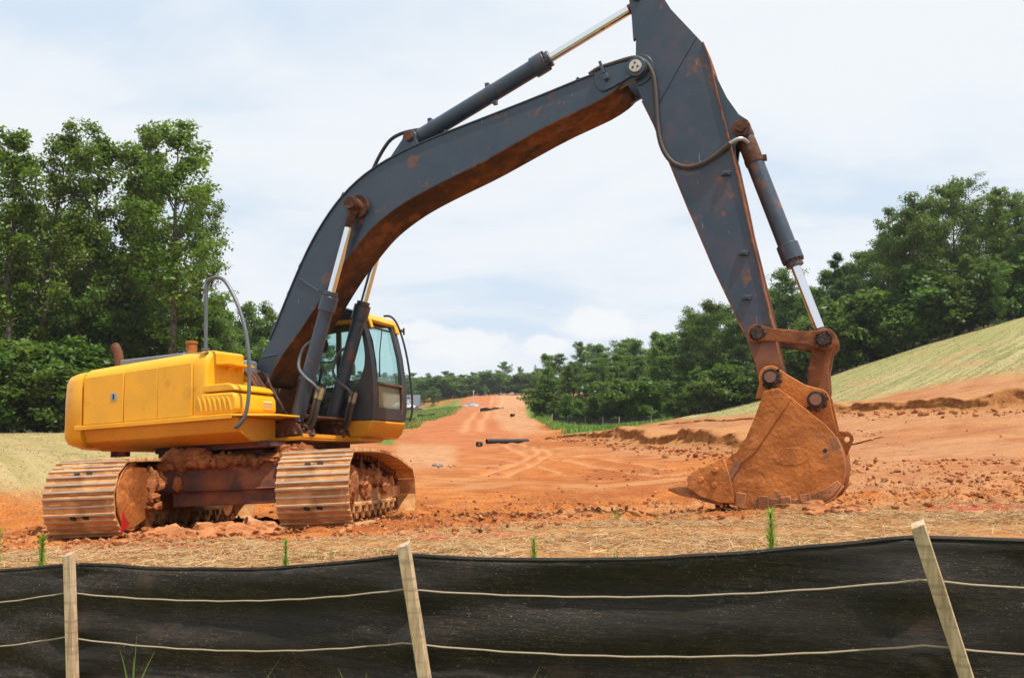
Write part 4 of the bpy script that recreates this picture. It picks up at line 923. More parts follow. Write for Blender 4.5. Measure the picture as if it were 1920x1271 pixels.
P1, P2, PB, PL = (6.682, 1.865), (7.335, 1.735), (6.775, 1.392), (7.205, 1.125)
lk = None
for s in (-1, 1):
    o = plate_link('idler_link', P1, P2, .105, .125, .068, BV+s*.295, .06, M['link'], ex)
    if s < 0: lk = o
greasy_pin(P1[0], P1[1], BV-.345, BV+.345, .062, lk); greasy_pin(P2[0], P2[1], BV-.345, BV+.345, .062, lk)
mb = MB(); mb.prism([(P2[0]-.10, P2[1]+.02)]+arc(P2[0], P2[1], .13, 160, -20, 10)+[(7.40,1.62),(7.345,1.42),(7.34,1.22),(7.30,1.06),(7.16,1.04),(7.12,1.12),(7.13,1.35),(7.19,1.60)], BV-.225, BV-.10)
mb.prism([(P2[0]-.10, P2[1]+.02)]+arc(P2[0], P2[1], .13, 160, -20, 10)+[(7.40,1.62),(7.345,1.42),(7.34,1.22),(7.30,1.06),(7.16,1.04),(7.12,1.12),(7.13,1.35),(7.19,1.60)], BV+.10, BV+.225)
mb.box2((7.17, BV-.10, 1.20), (7.32, BV+.10, 1.42)); mb.build('bucket_link', M['link'], ex, bevel=.01)

bo = [(6.735,1.225),(6.872,1.250),(6.985,1.150),(7.306,.842),(7.395,.71),(7.438,.56),(7.440,.40),(7.400,.26),(7.312,.150),(7.19,.085),(7.04,.045),(6.80,.026),(6.564,.05),(6.341,.10),(6.20,.145)]
bi = [(6.10,.175),(6.14,.34),(6.26,.53),(6.42,.637),(6.528,.782),(6.641,1.007)]
HW = .61
mb = MB()
for s in (-1, 1): mb.prism(bo+bi, BV+s*HW-.016, BV+s*HW+.016)
back = chaikin(bo[1:], 1)
mb.strip(back, -.025, BV-HW+.014, BV+HW-.014, off=-.004)
bucket = mb.build('bucket', M['bucket'], ex, bevel=.006)
for s in (-1, 1):
    mb = MB(); mb.prism([(6.60,1.18)]+arc(PB[0], PB[1], .125, 200, 50, 12)+[(6.925,1.425),(7.117,1.285),(7.26,1.235)]+arc(7.23, 1.13, .11, 60, 0, 5)+[(7.355,.978),(7.385,.74),(7.25,.80),(6.95,1.12),(6.86,1.18)], BV+s*.27-.03, BV+s*.27+.03); mb.build('ear', M['bucket'], bucket, bevel=.008)
    mb = MB(); mb.strip(bo[7:13], .02, BV+s*HW-.03, BV+s*HW+.03, off=.0)
    mb.prism(chaikin([(6.50,.14),(6.60,.17),(6.85,.14),(7.05,.155),(7.25,.24),(7.36,.31),(7.39,.26),(7.31,.16),(7.19,.09),(7.04,.05),(6.80,.03),(6.564,.055)], 0), BV+s*(HW+.012)-.012, BV+s*(HW+.012)+.012)
    mb.build('wear_strip', M['tooth'], bucket, bevel=.006)
    for k, u in enumerate((6.42, 6.64, 6.86, 7.05)):
        zb = np.interp(u, [6.341, 6.564, 6.80, 7.04, 7.19], [.10, .05, .026, .045, .085])
        mb = MB(); mb.box((u, BV+s*(HW+.02), zb+.065), (.105, .05, .155), rot=(0, (.18, .08, -.03, -.14)[k], 0)); mb.build('heel_shroud', M['tooth'], bucket, bevel=.01)
    mb = MB(); mb.prism([(6.46,.52),(6.60,.62),(6.995,1.13),(6.955,1.16),(6.53,.66),(6.30,.36),(6.34,.34)], BV+s*(HW+.022)-.008, BV+s*(HW+.022)+.008); mb.build('side_rib', M['bucket'], bucket, bevel=.005)
    mb = MB(); mb.prism([(6.285,.585),(6.24,.565),(5.965,.45),(5.895,.395),(5.905,.335),(5.89,.30),(6.02,.20),(6.20,.135),(6.36,.12),(6.34,.36)], BV+s*(HW+.03)-.022, BV+s*(HW+.03)+.022)
    for (u, w) in ((6.19, .46), (6.04, .37), (6.17, .31)): mb.cyl((u, BV+s*(HW+.05), w), (u, BV+s*(HW+.072), w), .030, n=12)
    mb.build('side_cutter', M['bucket'], bucket, bevel=.006)
    mb = MB(); mb.cyl((6.95, BV+s*(HW+.012), .56), (6.95, BV+s*(HW+.020), .56), .11, n=28); mb.xf(Matrix.Translation((6.95, 0, .56)) @ Matrix.Diagonal((1.6, 1, .8, 1)) @ Matrix.Rotation(.1, 4, 'Y') @ Matrix.Translation((-6.95, 0, -.56))); mb.build('side_badge', M['bucket'], bucket, bevel=.004)
mb = MB(); mb.cyl((7.27, BV-HW-.018, .60), (7.27, BV-HW-.008, .60), .020, n=14); mb.build('drain_hole', M['seal'], bucket)
mb = MB(); mb.prism([(6.345,.10),(6.345,.145),(6.06,.215),(6.04,.19)], BV-HW, BV+HW); mb.build('lip', M['bucket'], bucket, bevel=.006)
for k in range(5):
    v = BV-HW+.07+k*(2*HW-.14)/4; m = MB()
    m.prism([(6.24,.085),(6.24,.23),(6.02,.265),(5.92,.275),(5.90,.20),(6.05,.145)], v-.055, v+.055)
    vs = [(5.925,v-.048,.185),(5.925,v+.048,.185),(5.925,v+.048,.30),(5.925,v-.048,.30),(5.80,v-.045,.215),(5.80,v+.045,.215),(5.80,v+.045,.312),(5.80,v-.045,.312),(5.672,v-.035,.272),(5.672,v+.035,.272),(5.672,v+.035,.292),(5.672,v-.035,.292)]
    m.add(vs, [(0,1,2,3),(0,4,5,1),(1,5,6,2),(2,6,7,3),(3,7,4,0),(4,8,9,5),(5,9,10,6),(6,10,11,7),(7,11,8,4),(8,11,10,9)])
    m.build('tooth', M['tooth'], bucket, bevel=.008)
m = MB(); m.prism([(7.37,.80),(7.48,.79),(7.515,.755),(7.52,.71),(7.44,.55),(7.40,.56),(7.36,.72)], BV-.045, BV+.045, holes=[arc(7.455, .715, .03, 0, 324, 9)]); m.build('lift_eye', M['bucket'], bucket)
for (u, w) in (PB, PL):
    m = MB(); m.cyl((u, BV-.345, w), (u, BV+.345, w), .058, n=22, m=1); m.cyl((u, BV-.32, w), (u, BV-.295, w), .088, n=22, m=0); m.cyl((u, BV+.295, w), (u, BV+.32, w), .088, n=22, m=0)
    rr = random.Random(int(u*77))
    for k in range(80):
        an = rr.uniform(-2.6, .8); q = .085*rr.uniform(.8, 1.4); lump(m, (u+q*math.cos(an), BV-.31, w+q*math.sin(an)), [rr.uniform(.006, .014)]*3, rr, 0)
    m.build('bucket_pin', [M['grease'], M['pinhead']], bucket)

# ------------------------------------------------------------------ black silt fence in the foreground
def m_fabric():
    m = bpy.data.materials.new('black_woven_fabric'); m.use_nodes = True; t = m.node_tree; t.nodes.clear()
    oc = N(t, 'ShaderNodeTexCoord').outputs['Object']; sp = N(t, 'ShaderNodeSeparateXYZ'); L(t, oc, sp.inputs[0])
    st = noise(t, mapping(t, oc, sc=(.9, .9, 7)), 26, 4, .78); big = noise(t, mapping(t, oc, sc=(1, 1, 2.2)), 2.1, 5, .6); fine = noise(t, mapping(t, oc, sc=(1, 1, 3)), 90, 3, .7)
    band = noise(t, mapping(t, oc, sc=(.15, .15, 9)), 12, 3, .6)
    c = mix(t, ramp(t, band, [(.35, 0), (.65, 1)]), (.011, .0095, .008), (.026, .020, .015))
    dust = math_(t, 'MULTIPLY', ramp(t, st, [(.50, 0), (.72, 1)]), ramp(t, big, [(.35, .15), (.62, 1)]))
    c = mix(t, math_(t, 'MULTIPLY', dust, .60), c, (.14, .092, .056))
    c = mix(t, math_(t, 'MULTIPLY', ramp(t, fine, [(.62, 0), (.70, 1)]), ramp(t, big, [(.38, .15), (.58, .85)])), c, (.30, .24, .16))
    spl = noise(t, oc, 3.3, 5, .68); c = mix(t, ramp(t, spl, [(.56, 0), (.70, .55)]), c, (.085, .050, .030))
    b = N(t, 'ShaderNodeBsdfPrincipled'); L(t, c, b.inputs['Base Color']); b.inputs['Roughness'].default_value = .62; b.inputs['Specular IOR Level'].default_value = .28
    bp_ = N(t, 'ShaderNodeBump'); bp_.inputs['Strength'].default_value = .35; bp_.inputs['Distance'].default_value = .004; L(t, math_(t, 'ADD', fine, st), bp_.inputs['Height']); L(t, bp_.outputs[0], b.inputs['Normal'])
    tr = N(t, 'ShaderNodeBsdfTransparent'); mx = N(t, 'ShaderNodeMixShader')
    L(t, ramp(t, fine, [(.45, .02), (.8, .13)]), mx.inputs[0]); L(t, b.outputs[0], mx.inputs[1]); L(t, tr.outputs[0], mx.inputs[2])
    o = N(t, 'ShaderNodeOutputMaterial'); L(t, mx.outputs[0], o.inputs[0]); return m
M['fabric'] = m_fabric()
M['twine'] = m_simple('jute_twine', (.33, .25, .175), .9, 0, .25, 60)
def m_stake():
    m, t, b, oc = mat('raw_pine_stake')
    g1 = noise(t, mapping(t, oc, sc=(14, 14, 1.2)), 5, 5, .6, .5); g2 = noise(t, mapping(t, oc, sc=(1, 1, 12)), 7, 3, .5)
    c = mix(t, ramp(t, g1, [(.32, 0), (.62, 1)]), (.34, .20, .10), (.62, .43, .27)); c = mix(t, ramp(t, g2, [(.52, 0), (.66, .55)]), c, (.24, .16, .10)); c = mix(t, ramp(t, noise(t, oc, 5, 4), [(.55, 0), (.75, .35)]), c, (.42, .37, .31))
    L(t, c, b.inputs['Base Color']); b.inputs['Roughness'].default_value = .85; bump(t, b, g1, .3, .003); return m
M['stake'] = m_stake()
sf = empty('silt_fence', (-.32, 2.8, .42)); tag(sf, 'black woven silt fence on wooden stakes across the foreground', 'fence')
off = Vector((-.32, 2.8, .42))
ftop = [.700, .762, .852, .948, 1.03]
NF = 260; NR = 46
ts = np.linspace(0, 4, NF); seg = np.minimum(ts.astype(int), 3); fr_ = ts-seg
FX = np.interp(ts, range(5), [p[0] for p in FENCE]); FY = np.interp(ts, range(5), [p[1] for p in FENCE]); FT = np.interp(ts, range(5), ftop)
sag = 4*fr_*(1-fr_)
FT = FT-sag*.034+vnoise(ts*3, ts*0, .3, 3)*.006
V = []
for r in range(NR):
    q = r/(NR-1); z = FT*(1-q)+.30*q
    bow = sag*(.035+.03*math.sin(q*PI))+vnoise(ts*2.2, ts*0+q*2.0, .45, 5)*.018+.012*np.sin(q*16+ts*2)*sag+np.exp(-np.minimum(fr_, 1-fr_)/.12)*.010*np.sin(q*23+9*np.minimum(fr_, 1-fr_))+vnoise(ts*8, ts*0+q*5, .5, 9)*.006
    tuck = .012+.03*np.exp(-((1-np.abs(2*fr_-1))/.05)**2)*0
    hem = .010 if r == 0 else 0
    V.append(np.stack([FX+bow*.30, FY+.030+bow+hem+.02*(1-q), z], -1))
V = np.concatenate(V)-np.array(off); idx = np.arange(NF*NR).reshape(NR, NF)
f = np.stack([idx[:-1,:-1], idx[1:,:-1], idx[1:,1:], idx[:-1,1:]], -1).reshape(-1, 4)
fo = link(bpy.data.objects.new('fabric', np_mesh('fabric', V, f, M['fabric'], smooth=True)), sf)
mo = fo.modifiers.new('thickness', 'SOLIDIFY'); mo.thickness = .0015
hp_ = V.reshape(NR, NF, 3)[0]
mb = MB(); mb.tube([tuple(q) for q in hp_[::3]], .007, 6); mb.build('hem', M['fabric'], sf)
stk = [((145,1032),(166,1290),3.262,.0155),((760,1015),(808,1290),2.762,.0170),((1708,978),(1795,1290),2.362,.0170),((-560,1075),(-540,1290),3.70,.02)]
for k, (tp, bt, Y, hwid) in enumerate(stk):
    a = Vector(unpix(*tp, Y)); b_ = Vector(unpix(*bt, Y)); d = (a-b_).normalized(); b_ = b_-d*.18
    x, y, _ = frame_of(d); x = Vector((1, -.3, 0)); x = (x-d*x.dot(d)).normalized(); y = d.cross(x)
    rot = (.0, .12, -.12, 0)[k]; x2 = x*math.cos(rot)+y*math.sin(rot); y2 = -x*math.sin(rot)+y*math.cos(rot)
    mb = MB(); vs = []
    for i in range(9):
        p = b_.lerp(a, i/8); w_ = hwid*(1+random.uniform(-.03, .03))
        for sx_, sy in ((-1,-1),(1,-1),(1,1),(-1,1)): vs.append(p+x2*(sx_*w_)+y2*(sy*w_*.9)+(d*(sx_*.003+sy*.004) if i == 8 else Vector((0,0,0)))-off)
    fs = [(0,3,2,1), (32,33,34,35)]
    for i in range(8):
        for j in range(4): fs.append((i*4+j, i*4+(j+1) % 4, (i+1)*4+(j+1) % 4, (i+1)*4+j))
    mb.add(vs, fs); mb.build('stake', M['stake'], sf, bevel=.002)
def twine(ys, sg):
    P = []
    for i in range(4):
        for k in range(24):
            t = k/24; x = FENCE[i][0]*(1-t)+FENCE[i+1][0]*t; y = FENCE[i][1]*(1-t)+FENCE[i+1][1]*t; s4 = 4*t*(1-t)
            z = ys[i]*(1-t)+ys[i+1]*t-sg*s4
            bw = s4*(.035+.03*math.sin(PI*.45))
            P.append((x+bw*.3-off.x, y-.005+bw-.005-off.y, z-off.z+.001*math.sin(k*2.1)))
    mb = MB(); mb.tube(P, .0027, 6); mb.build('twine', M['twine'], sf)
def zz(py, Y): return CAMZ-(py-824)/F*Y
twine([zz(1128,3.72), zz(1101,3.3), zz(1095,2.8), zz(1078,2.4), zz(1088,2.0)], .042)
twine([zz(1200,3.72), zz(1180,3.3), zz(1190,2.8), zz(1194,2.4), zz(1215,2.0)], .048)
twine([zz(1282,3.72), zz(1258,3.3), zz(1285,2.8), zz(1310,2.4), zz(1340,2.0)], .034)

# ------------------------------------------------------------------ straw, clods, grass (uncountable)
def leaf_mat(name, c1, c2, trans=.35, rough=.5, attr='tone', oi=.0):
    m = bpy.data.materials.new(name); m.use_nodes = True; t = m.node_tree; t.nodes.clear()
    a = N(t, 'ShaderNodeAttribute', _attribute_name=attr); c = mix(t, a.outputs['Fac'], c1, c2)
    if oi:
        o_ = N(t, 'ShaderNodeObjectInfo'); hs_ = N(t, 'ShaderNodeHueSaturation'); L(t, c, hs_.inputs['Color'])
        L(t, math_(t, 'MULTIPLY_ADD', o_.outputs['Random'], oi*.10, .5-oi*.05), hs_.inputs['Hue']); L(t, math_(t, 'MULTIPLY_ADD', o_.outputs['Random'], oi, 1-oi*.5), hs_.inputs['Value']); c = hs_.outputs[0]
    d = N(t, 'ShaderNodeBsdfPrincipled'); L(t, c, d.inputs['Base Color']); d.inputs['Roughness'].default_value = rough; d.inputs['Specular IOR Level'].default_value = .35
    tr = N(t, 'ShaderNodeBsdfTranslucent'); L(t, mix(t, .55, c, (.20, .34, .03) if trans > .2 else (.3, .2, .1)), tr.inputs[0])
    mx = N(t, 'ShaderNodeMixShader'); mx.inputs[0].default_value = trans; L(t, d.outputs[0], mx.inputs[1]); L(t, tr.outputs[0], mx.inputs[2])
    ot = N(t, 'ShaderNodeOutputMaterial'); L(t, mx.outputs[0], ot.inputs[0]); return m
def m_strawlit():
    m = leaf_mat('dry_straw', (.21, .098, .034), (.58, .40, .19), .12, .6); t = m.node_tree
    a = N(t, 'ShaderNodeAttribute', _attribute_name='paint')
    for n in list(t.nodes):
        if n.type == 'BSDF_PRINCIPLED':
            src = n.inputs['Base Color'].links[0].from_socket; L(t, mix(t, a.outputs['Fac'], src, (.52, .03, .03)), n.inputs['Base Color'])
    return m
M['straw'] = m_strawlit()
M['clod'] = m_clay('clay_clod', (.32, .105, .030), (.50, .205, .08), .95, 6, .6)
M['grass'] = leaf_mat('grass_blade', (.07, .14, .014), (.22, .31, .06), .35)
def straw_mask(x, y):
    nz = vnoise(x,y,1.3,8)+.6*vnoise(x,y,.4,9)
    return sstep(.6, -.6, y-(8.75+np.where(x>2.2,(x-2.2)*.28,0)-np.where(x<-5,(x+5)*.1,0))+nz*1.7)
def strands(name, label, n, region, mask, length, width, lift, matn, seed, curl=.25):
    r = np.random.default_rng(seed); x = r.uniform(region[0], region[1], n*2); y = region[2]+(region[3]-region[2])*r.random(n*2)**1.0
    k = r.random(n*2) < mask(x, y); x, y = x[k][:n], y[k][:n]; m = len(x)
    an = r.uniform(0, PI, m)*.75+r.uniform(0, PI, m)*.25; ln = r.uniform(length[0], length[1], m)*r.uniform(.4, 1, m); w = r.uniform(width[0], width[1], m)
    z = ground_z(x, y)+r.uniform(.002, lift, m); pit = r.normal(0, .13, m); yaw2 = an+r.normal(0, curl, m)
    d1 = np.stack([np.cos(an), np.sin(an), pit], -1); d2 = np.stack([np.cos(yaw2), np.sin(yaw2), pit-.15], -1)
    side = np.stack([-np.sin(an), np.cos(an), r.normal(0, .5, m)], -1); side /= np.linalg.norm(side, axis=1)[:,None]; side *= w[:,None]/2
    p0 = np.stack([x, y, z], -1); p1 = p0+d1*ln[:,None]/2; p2 = p1+d2*ln[:,None]/2
    V = np.stack([p0-side, p0+side, p1-side, p1+side, p2-side*.6, p2+side*.6], 1).reshape(-1, 3); i = np.arange(m)[:,None]*6
    f = np.concatenate([i+np.array([[0,1,3,2]]), i+np.array([[2,3,5,4]])])
    tone = np.repeat(np.clip(r.normal(.5, .25, m), 0, 1), 6)
    pt = np.zeros(m)
    for cx, cy, w0, a0 in PAINT:
        c, s = math.cos(a0), math.sin(a0); u = (x-cx)*c+(y-cy)*s; v_ = -(x-cx)*s+(y-cy)*c
        pt = np.maximum(pt, sstep(1.0,.6,np.abs(u)/w0)*sstep(.12,.05,np.abs(v_+.05*np.sin(u*7))))
    pt = np.repeat(pt*(r.random(m) < .75), 6)
    me = np_mesh(name, V, f, M[matn], attr={'tone': ('POINT', tone), 'paint': ('POINT', pt)})
    return tag(link(bpy.data.objects.new(name, me)), label, kind='stuff')
st1 = strands('straw', 'loose dry straw littering the ground behind the silt fence', 62000, (-7.5, 7.5, 3.7, 10.6), lambda x, y: straw_mask(x, y)*np.clip(.62+1.5*vnoise(x,y,.8,15)+.8*vnoise(x,y,.25,19), .06, 1)*(np.abs(x) < y*.6+.6), (.06, .24), (.0028, .0058), .022, 'straw', 3)
strands('straw', 'scattered straw bits lying on the bare clay', 5200, (-7.5, 8.5, 8.6, 17), lambda x, y: np.clip(.15+1.6*vnoise(x,y,1.1,35), .02, 1)*(np.abs(x) < y*.6+.6), (.06, .22), (.003, .007), .03, 'straw', 9)
def clods(name, label, n, region, mask, size, seed, sink=.35, power=2.6):
    r = np.random.default_rng(seed); x = r.uniform(region[0], region[1], n*3); y = r.uniform(region[2], region[3], n*3)
    k = r.random(n*3) < mask(x, y); x, y = x[k][:n], y[k][:n]; m = len(x)
    s = size[0]+(size[1]-size[0])*r.random(m)**power; z = ground_z(x, y)
    V0 = np.array([tuple(v) for v in ICO[0]]); F0 = np.array(ICO[1]); nv = len(V0)
    q = r.normal(size=(m,4)); q /= np.linalg.norm(q, axis=1)[:,None]; a, b, c, d = q.T
    R = np.stack([1-2*(c*c+d*d),2*(b*c-a*d),2*(b*d+a*c),2*(b*c+a*d),1-2*(b*b+d*d),2*(c*d-a*b),2*(b*d-a*c),2*(c*d+a*b),1-2*(b*b+c*c)],-1).reshape(m,3,3)
    V = (V0[None]*r.uniform(.45, 1.25, (m, nv, 1)))*np.stack([np.ones(m), r.uniform(.45,1.0,m), r.uniform(.2,.55,m)],-1)[:,None,:]
    V = np.einsum('mij,mnj->mni', R, V)*s[:,None,None]; V[...,0] += x[:,None]; V[...,1] += y[:,None]; V[...,2] = V[...,2]*.8+(z+s*sink)[:,None]
    f = (F0[None]+np.arange(m)[:,None,None]*nv).reshape(-1, 3)
    return tag(link(bpy.data.objects.new(name, np_mesh(name, V.reshape(-1,3), f, M['clod']))), label, kind='stuff')
def cm(x, y):
    nz = .65*vnoise(x,y,.9,23)+.6*vnoise(x,y,3.0,27)+.5; nz = np.clip(nz, 0, 2); band = np.exp(-((y-(11.4+.10*x))/3.2)**2)
    trk = np.exp(-((y-9.7)/.5)**2)*(x < -1.2)*(x > -4.8)*.5
    return np.clip((band*1.1+trk)*(nz**1.3)*1.5*(x > -8), 0, 1)*(np.abs(x) < y*.62+.6)
clods('dirt_clods', 'broken red clay clods strewn between the tracks and the bucket', 14000, (-7, 10, 8.2, 19), cm, (.007, .062), 5, power=4.6)
clods('dirt_clods', 'small clay crumbs scattered over the graded ground', 2600, (-6, 15, 13, 30), lambda x, y: .06+.94*(vnoise(x,y,2.5,24) > .22)*np.ones_like(x), (.010, .075), 6, power=5)
clods('dirt_clods', 'churned clay lumps along the ridge right of the bucket', 1800, (5, 14, 14.5, 23), lambda x, y: np.clip(vnoise(x,y,1.6,25)*3, 0, 1)*(x > y*.36), (.012, .09), 8, power=4)
clods('dirt_clods', 'loose spill of clay lumps at the foot of the cut banks', 2600, (2, 16, 24, 50), lambda x, y: np.exp(-((seg_dist(x, y, [gp(1050,49.5), gp(1110,42.2), gp(1200,35.6), gp(1280,31.2), gp(1340,28.2), gp(1430,25.8), gp(1530,23.9)]))/.8)**2)+np.exp(-((seg_dist(x, y, [gp(1530,33.6), gp(1620,31.1), gp(1720,29.2), gp(1820,27.7), gp(1930,26.5)]))/.7)**2), (.02, .16), 18, power=3)
def blades(name, label, n, region, mask, h, w, matn, seed, clump=3):
    r = np.random.default_rng(seed); x = r.uniform(region[0], region[1], n*3); y = r.uniform(region[2], region[3], n*3)
    k = r.random(n*3) < mask(x, y); x, y = x[k][:n], y[k][:n]; x = np.repeat(x, clump)+r.normal(0, h[1]*.25, len(x)*clump); y = np.repeat(y, clump)+r.normal(0, h[1]*.25, len(y)*clump); m = len(x)
    hh = r.uniform(h[0], h[1], m); ww = r.uniform(w[0], w[1], m); an = r.uniform(0, 2*PI, m); z = ground_z(x, y)-.01
    s = np.stack([np.cos(an), np.sin(an), 0*an], -1)*ww[:,None]/2; ln = np.stack([r.normal(0,.35,m), r.normal(0,.35,m), np.ones(m)], -1)*hh[:,None]; p = np.stack([x,y,z],-1)
    bend = np.stack([r.normal(0,.25,m), r.normal(0,.25,m), -.1*np.ones(m)], -1)*hh[:,None]
    V = np.stack([p-s, p+s, p+ln*.55-s*.7, p+ln*.55+s*.7, p+ln+bend-s*.1, p+ln+bend+s*.1], 1).reshape(-1,3); i = np.arange(m)[:,None]*6
    f = np.concatenate([i+np.array([[0,1,3,2]]), i+np.array([[2,3,5,4]])])
    return tag(link(bpy.data.objects.new(name, np_mesh(name, V, f, M[matn], attr={'tone': ('POINT', np.repeat(r.random(m), 6))}))), label, kind='stuff')
def bear(x, y): return x/y*F+960
blades('grass', 'green grass on the low lawn in front of the middle wood', 9000, (2, 30, 54, 112), lambda x, y: (np.abs(bear(x,y)-1120) < 140)*(bear(x,y) > np.interp(y,[54,60,80,105],[1052,1052,1002,985])), (.10, .32), (.03, .07), 'grass', 11)
blades('grass', 'patchy green grass on the verge left of the haul road', 4000, (-24, -4, 60, 150), lambda x, y: (bear(x,y) > 700)*(bear(x,y) < np.interp(y,[60,80,110,150],[770,800,842,868])), (.12, .4), (.04, .09), 'grass', 12)
blades('grass', 'short grass at the foot of the silt fence', 420, (-2.2, 1.9, 1.6, 3.5), lambda x, y: (y < fence_y(x)-.03)*(y > fence_y(x)-.45)*(.05+.95*(vnoise(x,y,.5,31) > .12)), (.06, .17), (.003, .006), 'grass', 13, clump=4)
blades('grass', 'sparse green sprouts coming up through the straw', 120, (-4, 4, 4.2, 6.4), lambda x, y: 1.0*(vnoise(x,y,.45,32) > .30), (.04, .09), (.003, .006), 'grass', 14, clump=5)

M['matstraw'] = leaf_mat('straw_mat', (.20, .18, .065), (.44, .35, .17), .15, .7)
def slope_ok(x, y):
    a = bear(x, y); sy = np.interp(a, [1250,1330,1450,1600,1750,1930,2200], [50,46.5,42,39.5,38.5,37,36]); return 1.0*(y > sy)*(a > 1300)*(y < 61)
blades('straw_mat', 'pale straw and young grass covering the seeded slope', 16000, (10, 36, 33, 61), slope_ok, (.02, .06), (.012, .03), 'matstraw', 41, clump=2)
blades('straw_mat', 'dry straw covering the mound at the left edge', 14000, (-24, -6, 14.2, 38), lambda x, y: 1.0*(x < -5.2-.10*(y-16))*(x > -.62*y), (.015, .05), (.008, .02), 'matstraw', 42, clump=2)

mb = MB(); rr = random.Random(77)
for k in range(34):
    t_ = k/33; px = 290+220*t_+rr.uniform(-8, 8); d = 9.75-.25*t_+rr.uniform(-.18, .18); x, y = gp(px, d); s_ = rr.uniform(.06, .15)
    lump(mb, (x, y, gz(x, y)+s_*.15), (s_*1.3, s_, s_*rr.uniform(.5, .8)), rr, big=True)
for k in range(16):
    px = rr.uniform(1480, 1600); d = 8.6+rr.uniform(-.2, .5); x, y = gp(px, d); s_ = rr.uniform(.04, .10); lump(mb, (x, y, gz(x, y)+s_*.1), (s_*1.3, s_, s_*.6), rr, big=True)
tag(mb.build('dirt_heap', M['clod']), 'heaped red clay between the tracks and around the bucket heel', kind='stuff')

# ------------------------------------------------------------------ small plants near the fence
M['pine'] = leaf_mat('pine_needle', (.10, .24, .015), (.30, .48, .06), .4)
def seedling(px, d, h, label, seed, wid=.05):
    x, y = gp(px, d); o = empty('pine_seedling', (x, y, gz(x, y)-.01)); tag(o, label, 'seedling', 'pine seedlings behind the silt fence')
    r = random.Random(seed); mb = MB(); mb.tube([(0,0,0),(.004,0,h*.5),(.0,.004,h*.97)], [.006,.005,.003], 6); mb.build('stem', M['pine'], o)
    V = []; Fq = []; T = []
    n = int(h*1100)
    for k in range(n):
        z = h*r.uniform(.18, 1); a = r.uniform(0, 2*PI); l = wid*r.uniform(.7, 1.5)*(1-.35*z/h); up_ = r.uniform(.5, 1.5)
        d = Vector((math.cos(a), math.sin(a), up_)).normalized()*l; s = Vector((-math.sin(a), math.cos(a), 0))*.0018; p = Vector((0, 0, z)); b = len(V)
        V += [p-s, p+s, p+d+s*.4, p+d-s*.4]; Fq.append((b, b+1, b+2, b+3)); T += [r.random()]*4
    me = np_mesh('needles', np.array([tuple(v) for v in V]), np.array(Fq), M['pine'], attr={'tone': ('POINT', np.array(T))}); link(bpy.data.objects.new('needles', me), o)
seedling(1438, 4.3, .25, 'tall bright green pine seedling below the bucket, behind the silt fence', 1)
seedling(12, 5.0, .30, 'leftmost small green pine seedling at the photo edge', 2)
seedling(95, 5.0, .26, 'small green pine seedling just left of the leftmost stake', 3)
seedling(543, 4.6, .20, 'tiny green pine seedling below the right track, behind the fence', 4, .03)
seedling(1000, 4.7, .15, 'low green pine seedling near the middle of the fence', 5, .04)
def weed(name, px, d, z0, blades_, label, group, rise=1.0):
    x, y = gp(px, d); o = empty(name, (x, y, gz(x, y) if z0 is None else z0)); tag(o, label, 'weed', group)
    for (dx, dy, h, wd, curl) in blades_:
        V = []; n = 7
        for i in range(n):
            t = i/(n-1); p = Vector((dx*t+curl*dx*t*t, dy*t+curl*dy*t*t, h*(t-.25*abs(curl)*t*t))); s = Vector((-dy, dx, 0)); s = s.normalized() if s.length > 1e-6 else Vector((1,0,0))
            s = (Vector((1, .2, 0)))*wd*.5*(1-t**1.5*.9)*(.5+.5*min(1, t*4)); V += [p-s, p+s]
        me = np_mesh('blade', np.array([tuple(v) for v in V]), np.array([(2*i, 2*i+1, 2*i+3, 2*i+2) for i in range(n-1)]), M['grass'], smooth=True, attr={'tone': ('POINT', np.full(len(V), random.uniform(.4, .9)))}); link(bpy.data.objects.new('blade', me), o)
weed('weed', 1155, 9.2, None, [(.04,0,.10,.022,.5),(-.05,.01,.12,.02,.6),(.0,.02,.15,.02,.3),(-.07,0,.05,.03,.5)], 'small leafy green sprout on bare clay left of the bucket teeth', 'green sprouts on the bare clay')
weed('weed', 1228, 8.9, None, [(.07,0,.10,.02,.6),(-.09,0,.07,.02,.6),(.01,0,.17,.02,.2),(-.04,0,.13,.016,.3),(.10,0,.03,.02,.4)], 'small leafy green sprout right beside the bucket tooth tip', 'green sprouts on the bare clay')
weed('weed', 272, 3.0, .36, [(.0,0,.17,.005,.1),(-.03,0,.215,.006,.5),(.045,.0,.21,.006,.5),(.01,-.01,.25,.004,.2)], 'thin forked grass weed in front of the fence beside the left stake', 'weeds at the foot of the fence')
weed('weed', 395, 2.85, .37, [(-.13,0,.14,.007,.4),(.02,0,.13,.006,.3),(-.05,0,.15,.006,.4)], 'arching grass weed in front of the left fence panel', 'weeds at the foot of the fence')
weed('weed', 985, 2.5, .39, [(-.08,0,.13,.006,.4),(-.03,0,.14,.005,.2)], 'thin grass weed in front of the right fence panel', 'weeds at the foot of the fence')
weed('weed', 1905, 2.2, .48, [(-.06,0,.13,.006,.4),(.03,0,.15,.006,.3)], 'grass weed at the right end of the fence', 'weeds at the foot of the fence')
weed('weed', 812, 2.7, .37, [(.015,0,.16,.006,.4),(-.03,0,.12,.006,.3)], 'short grass weed at the foot of the middle stake', 'weeds at the foot of the fence')

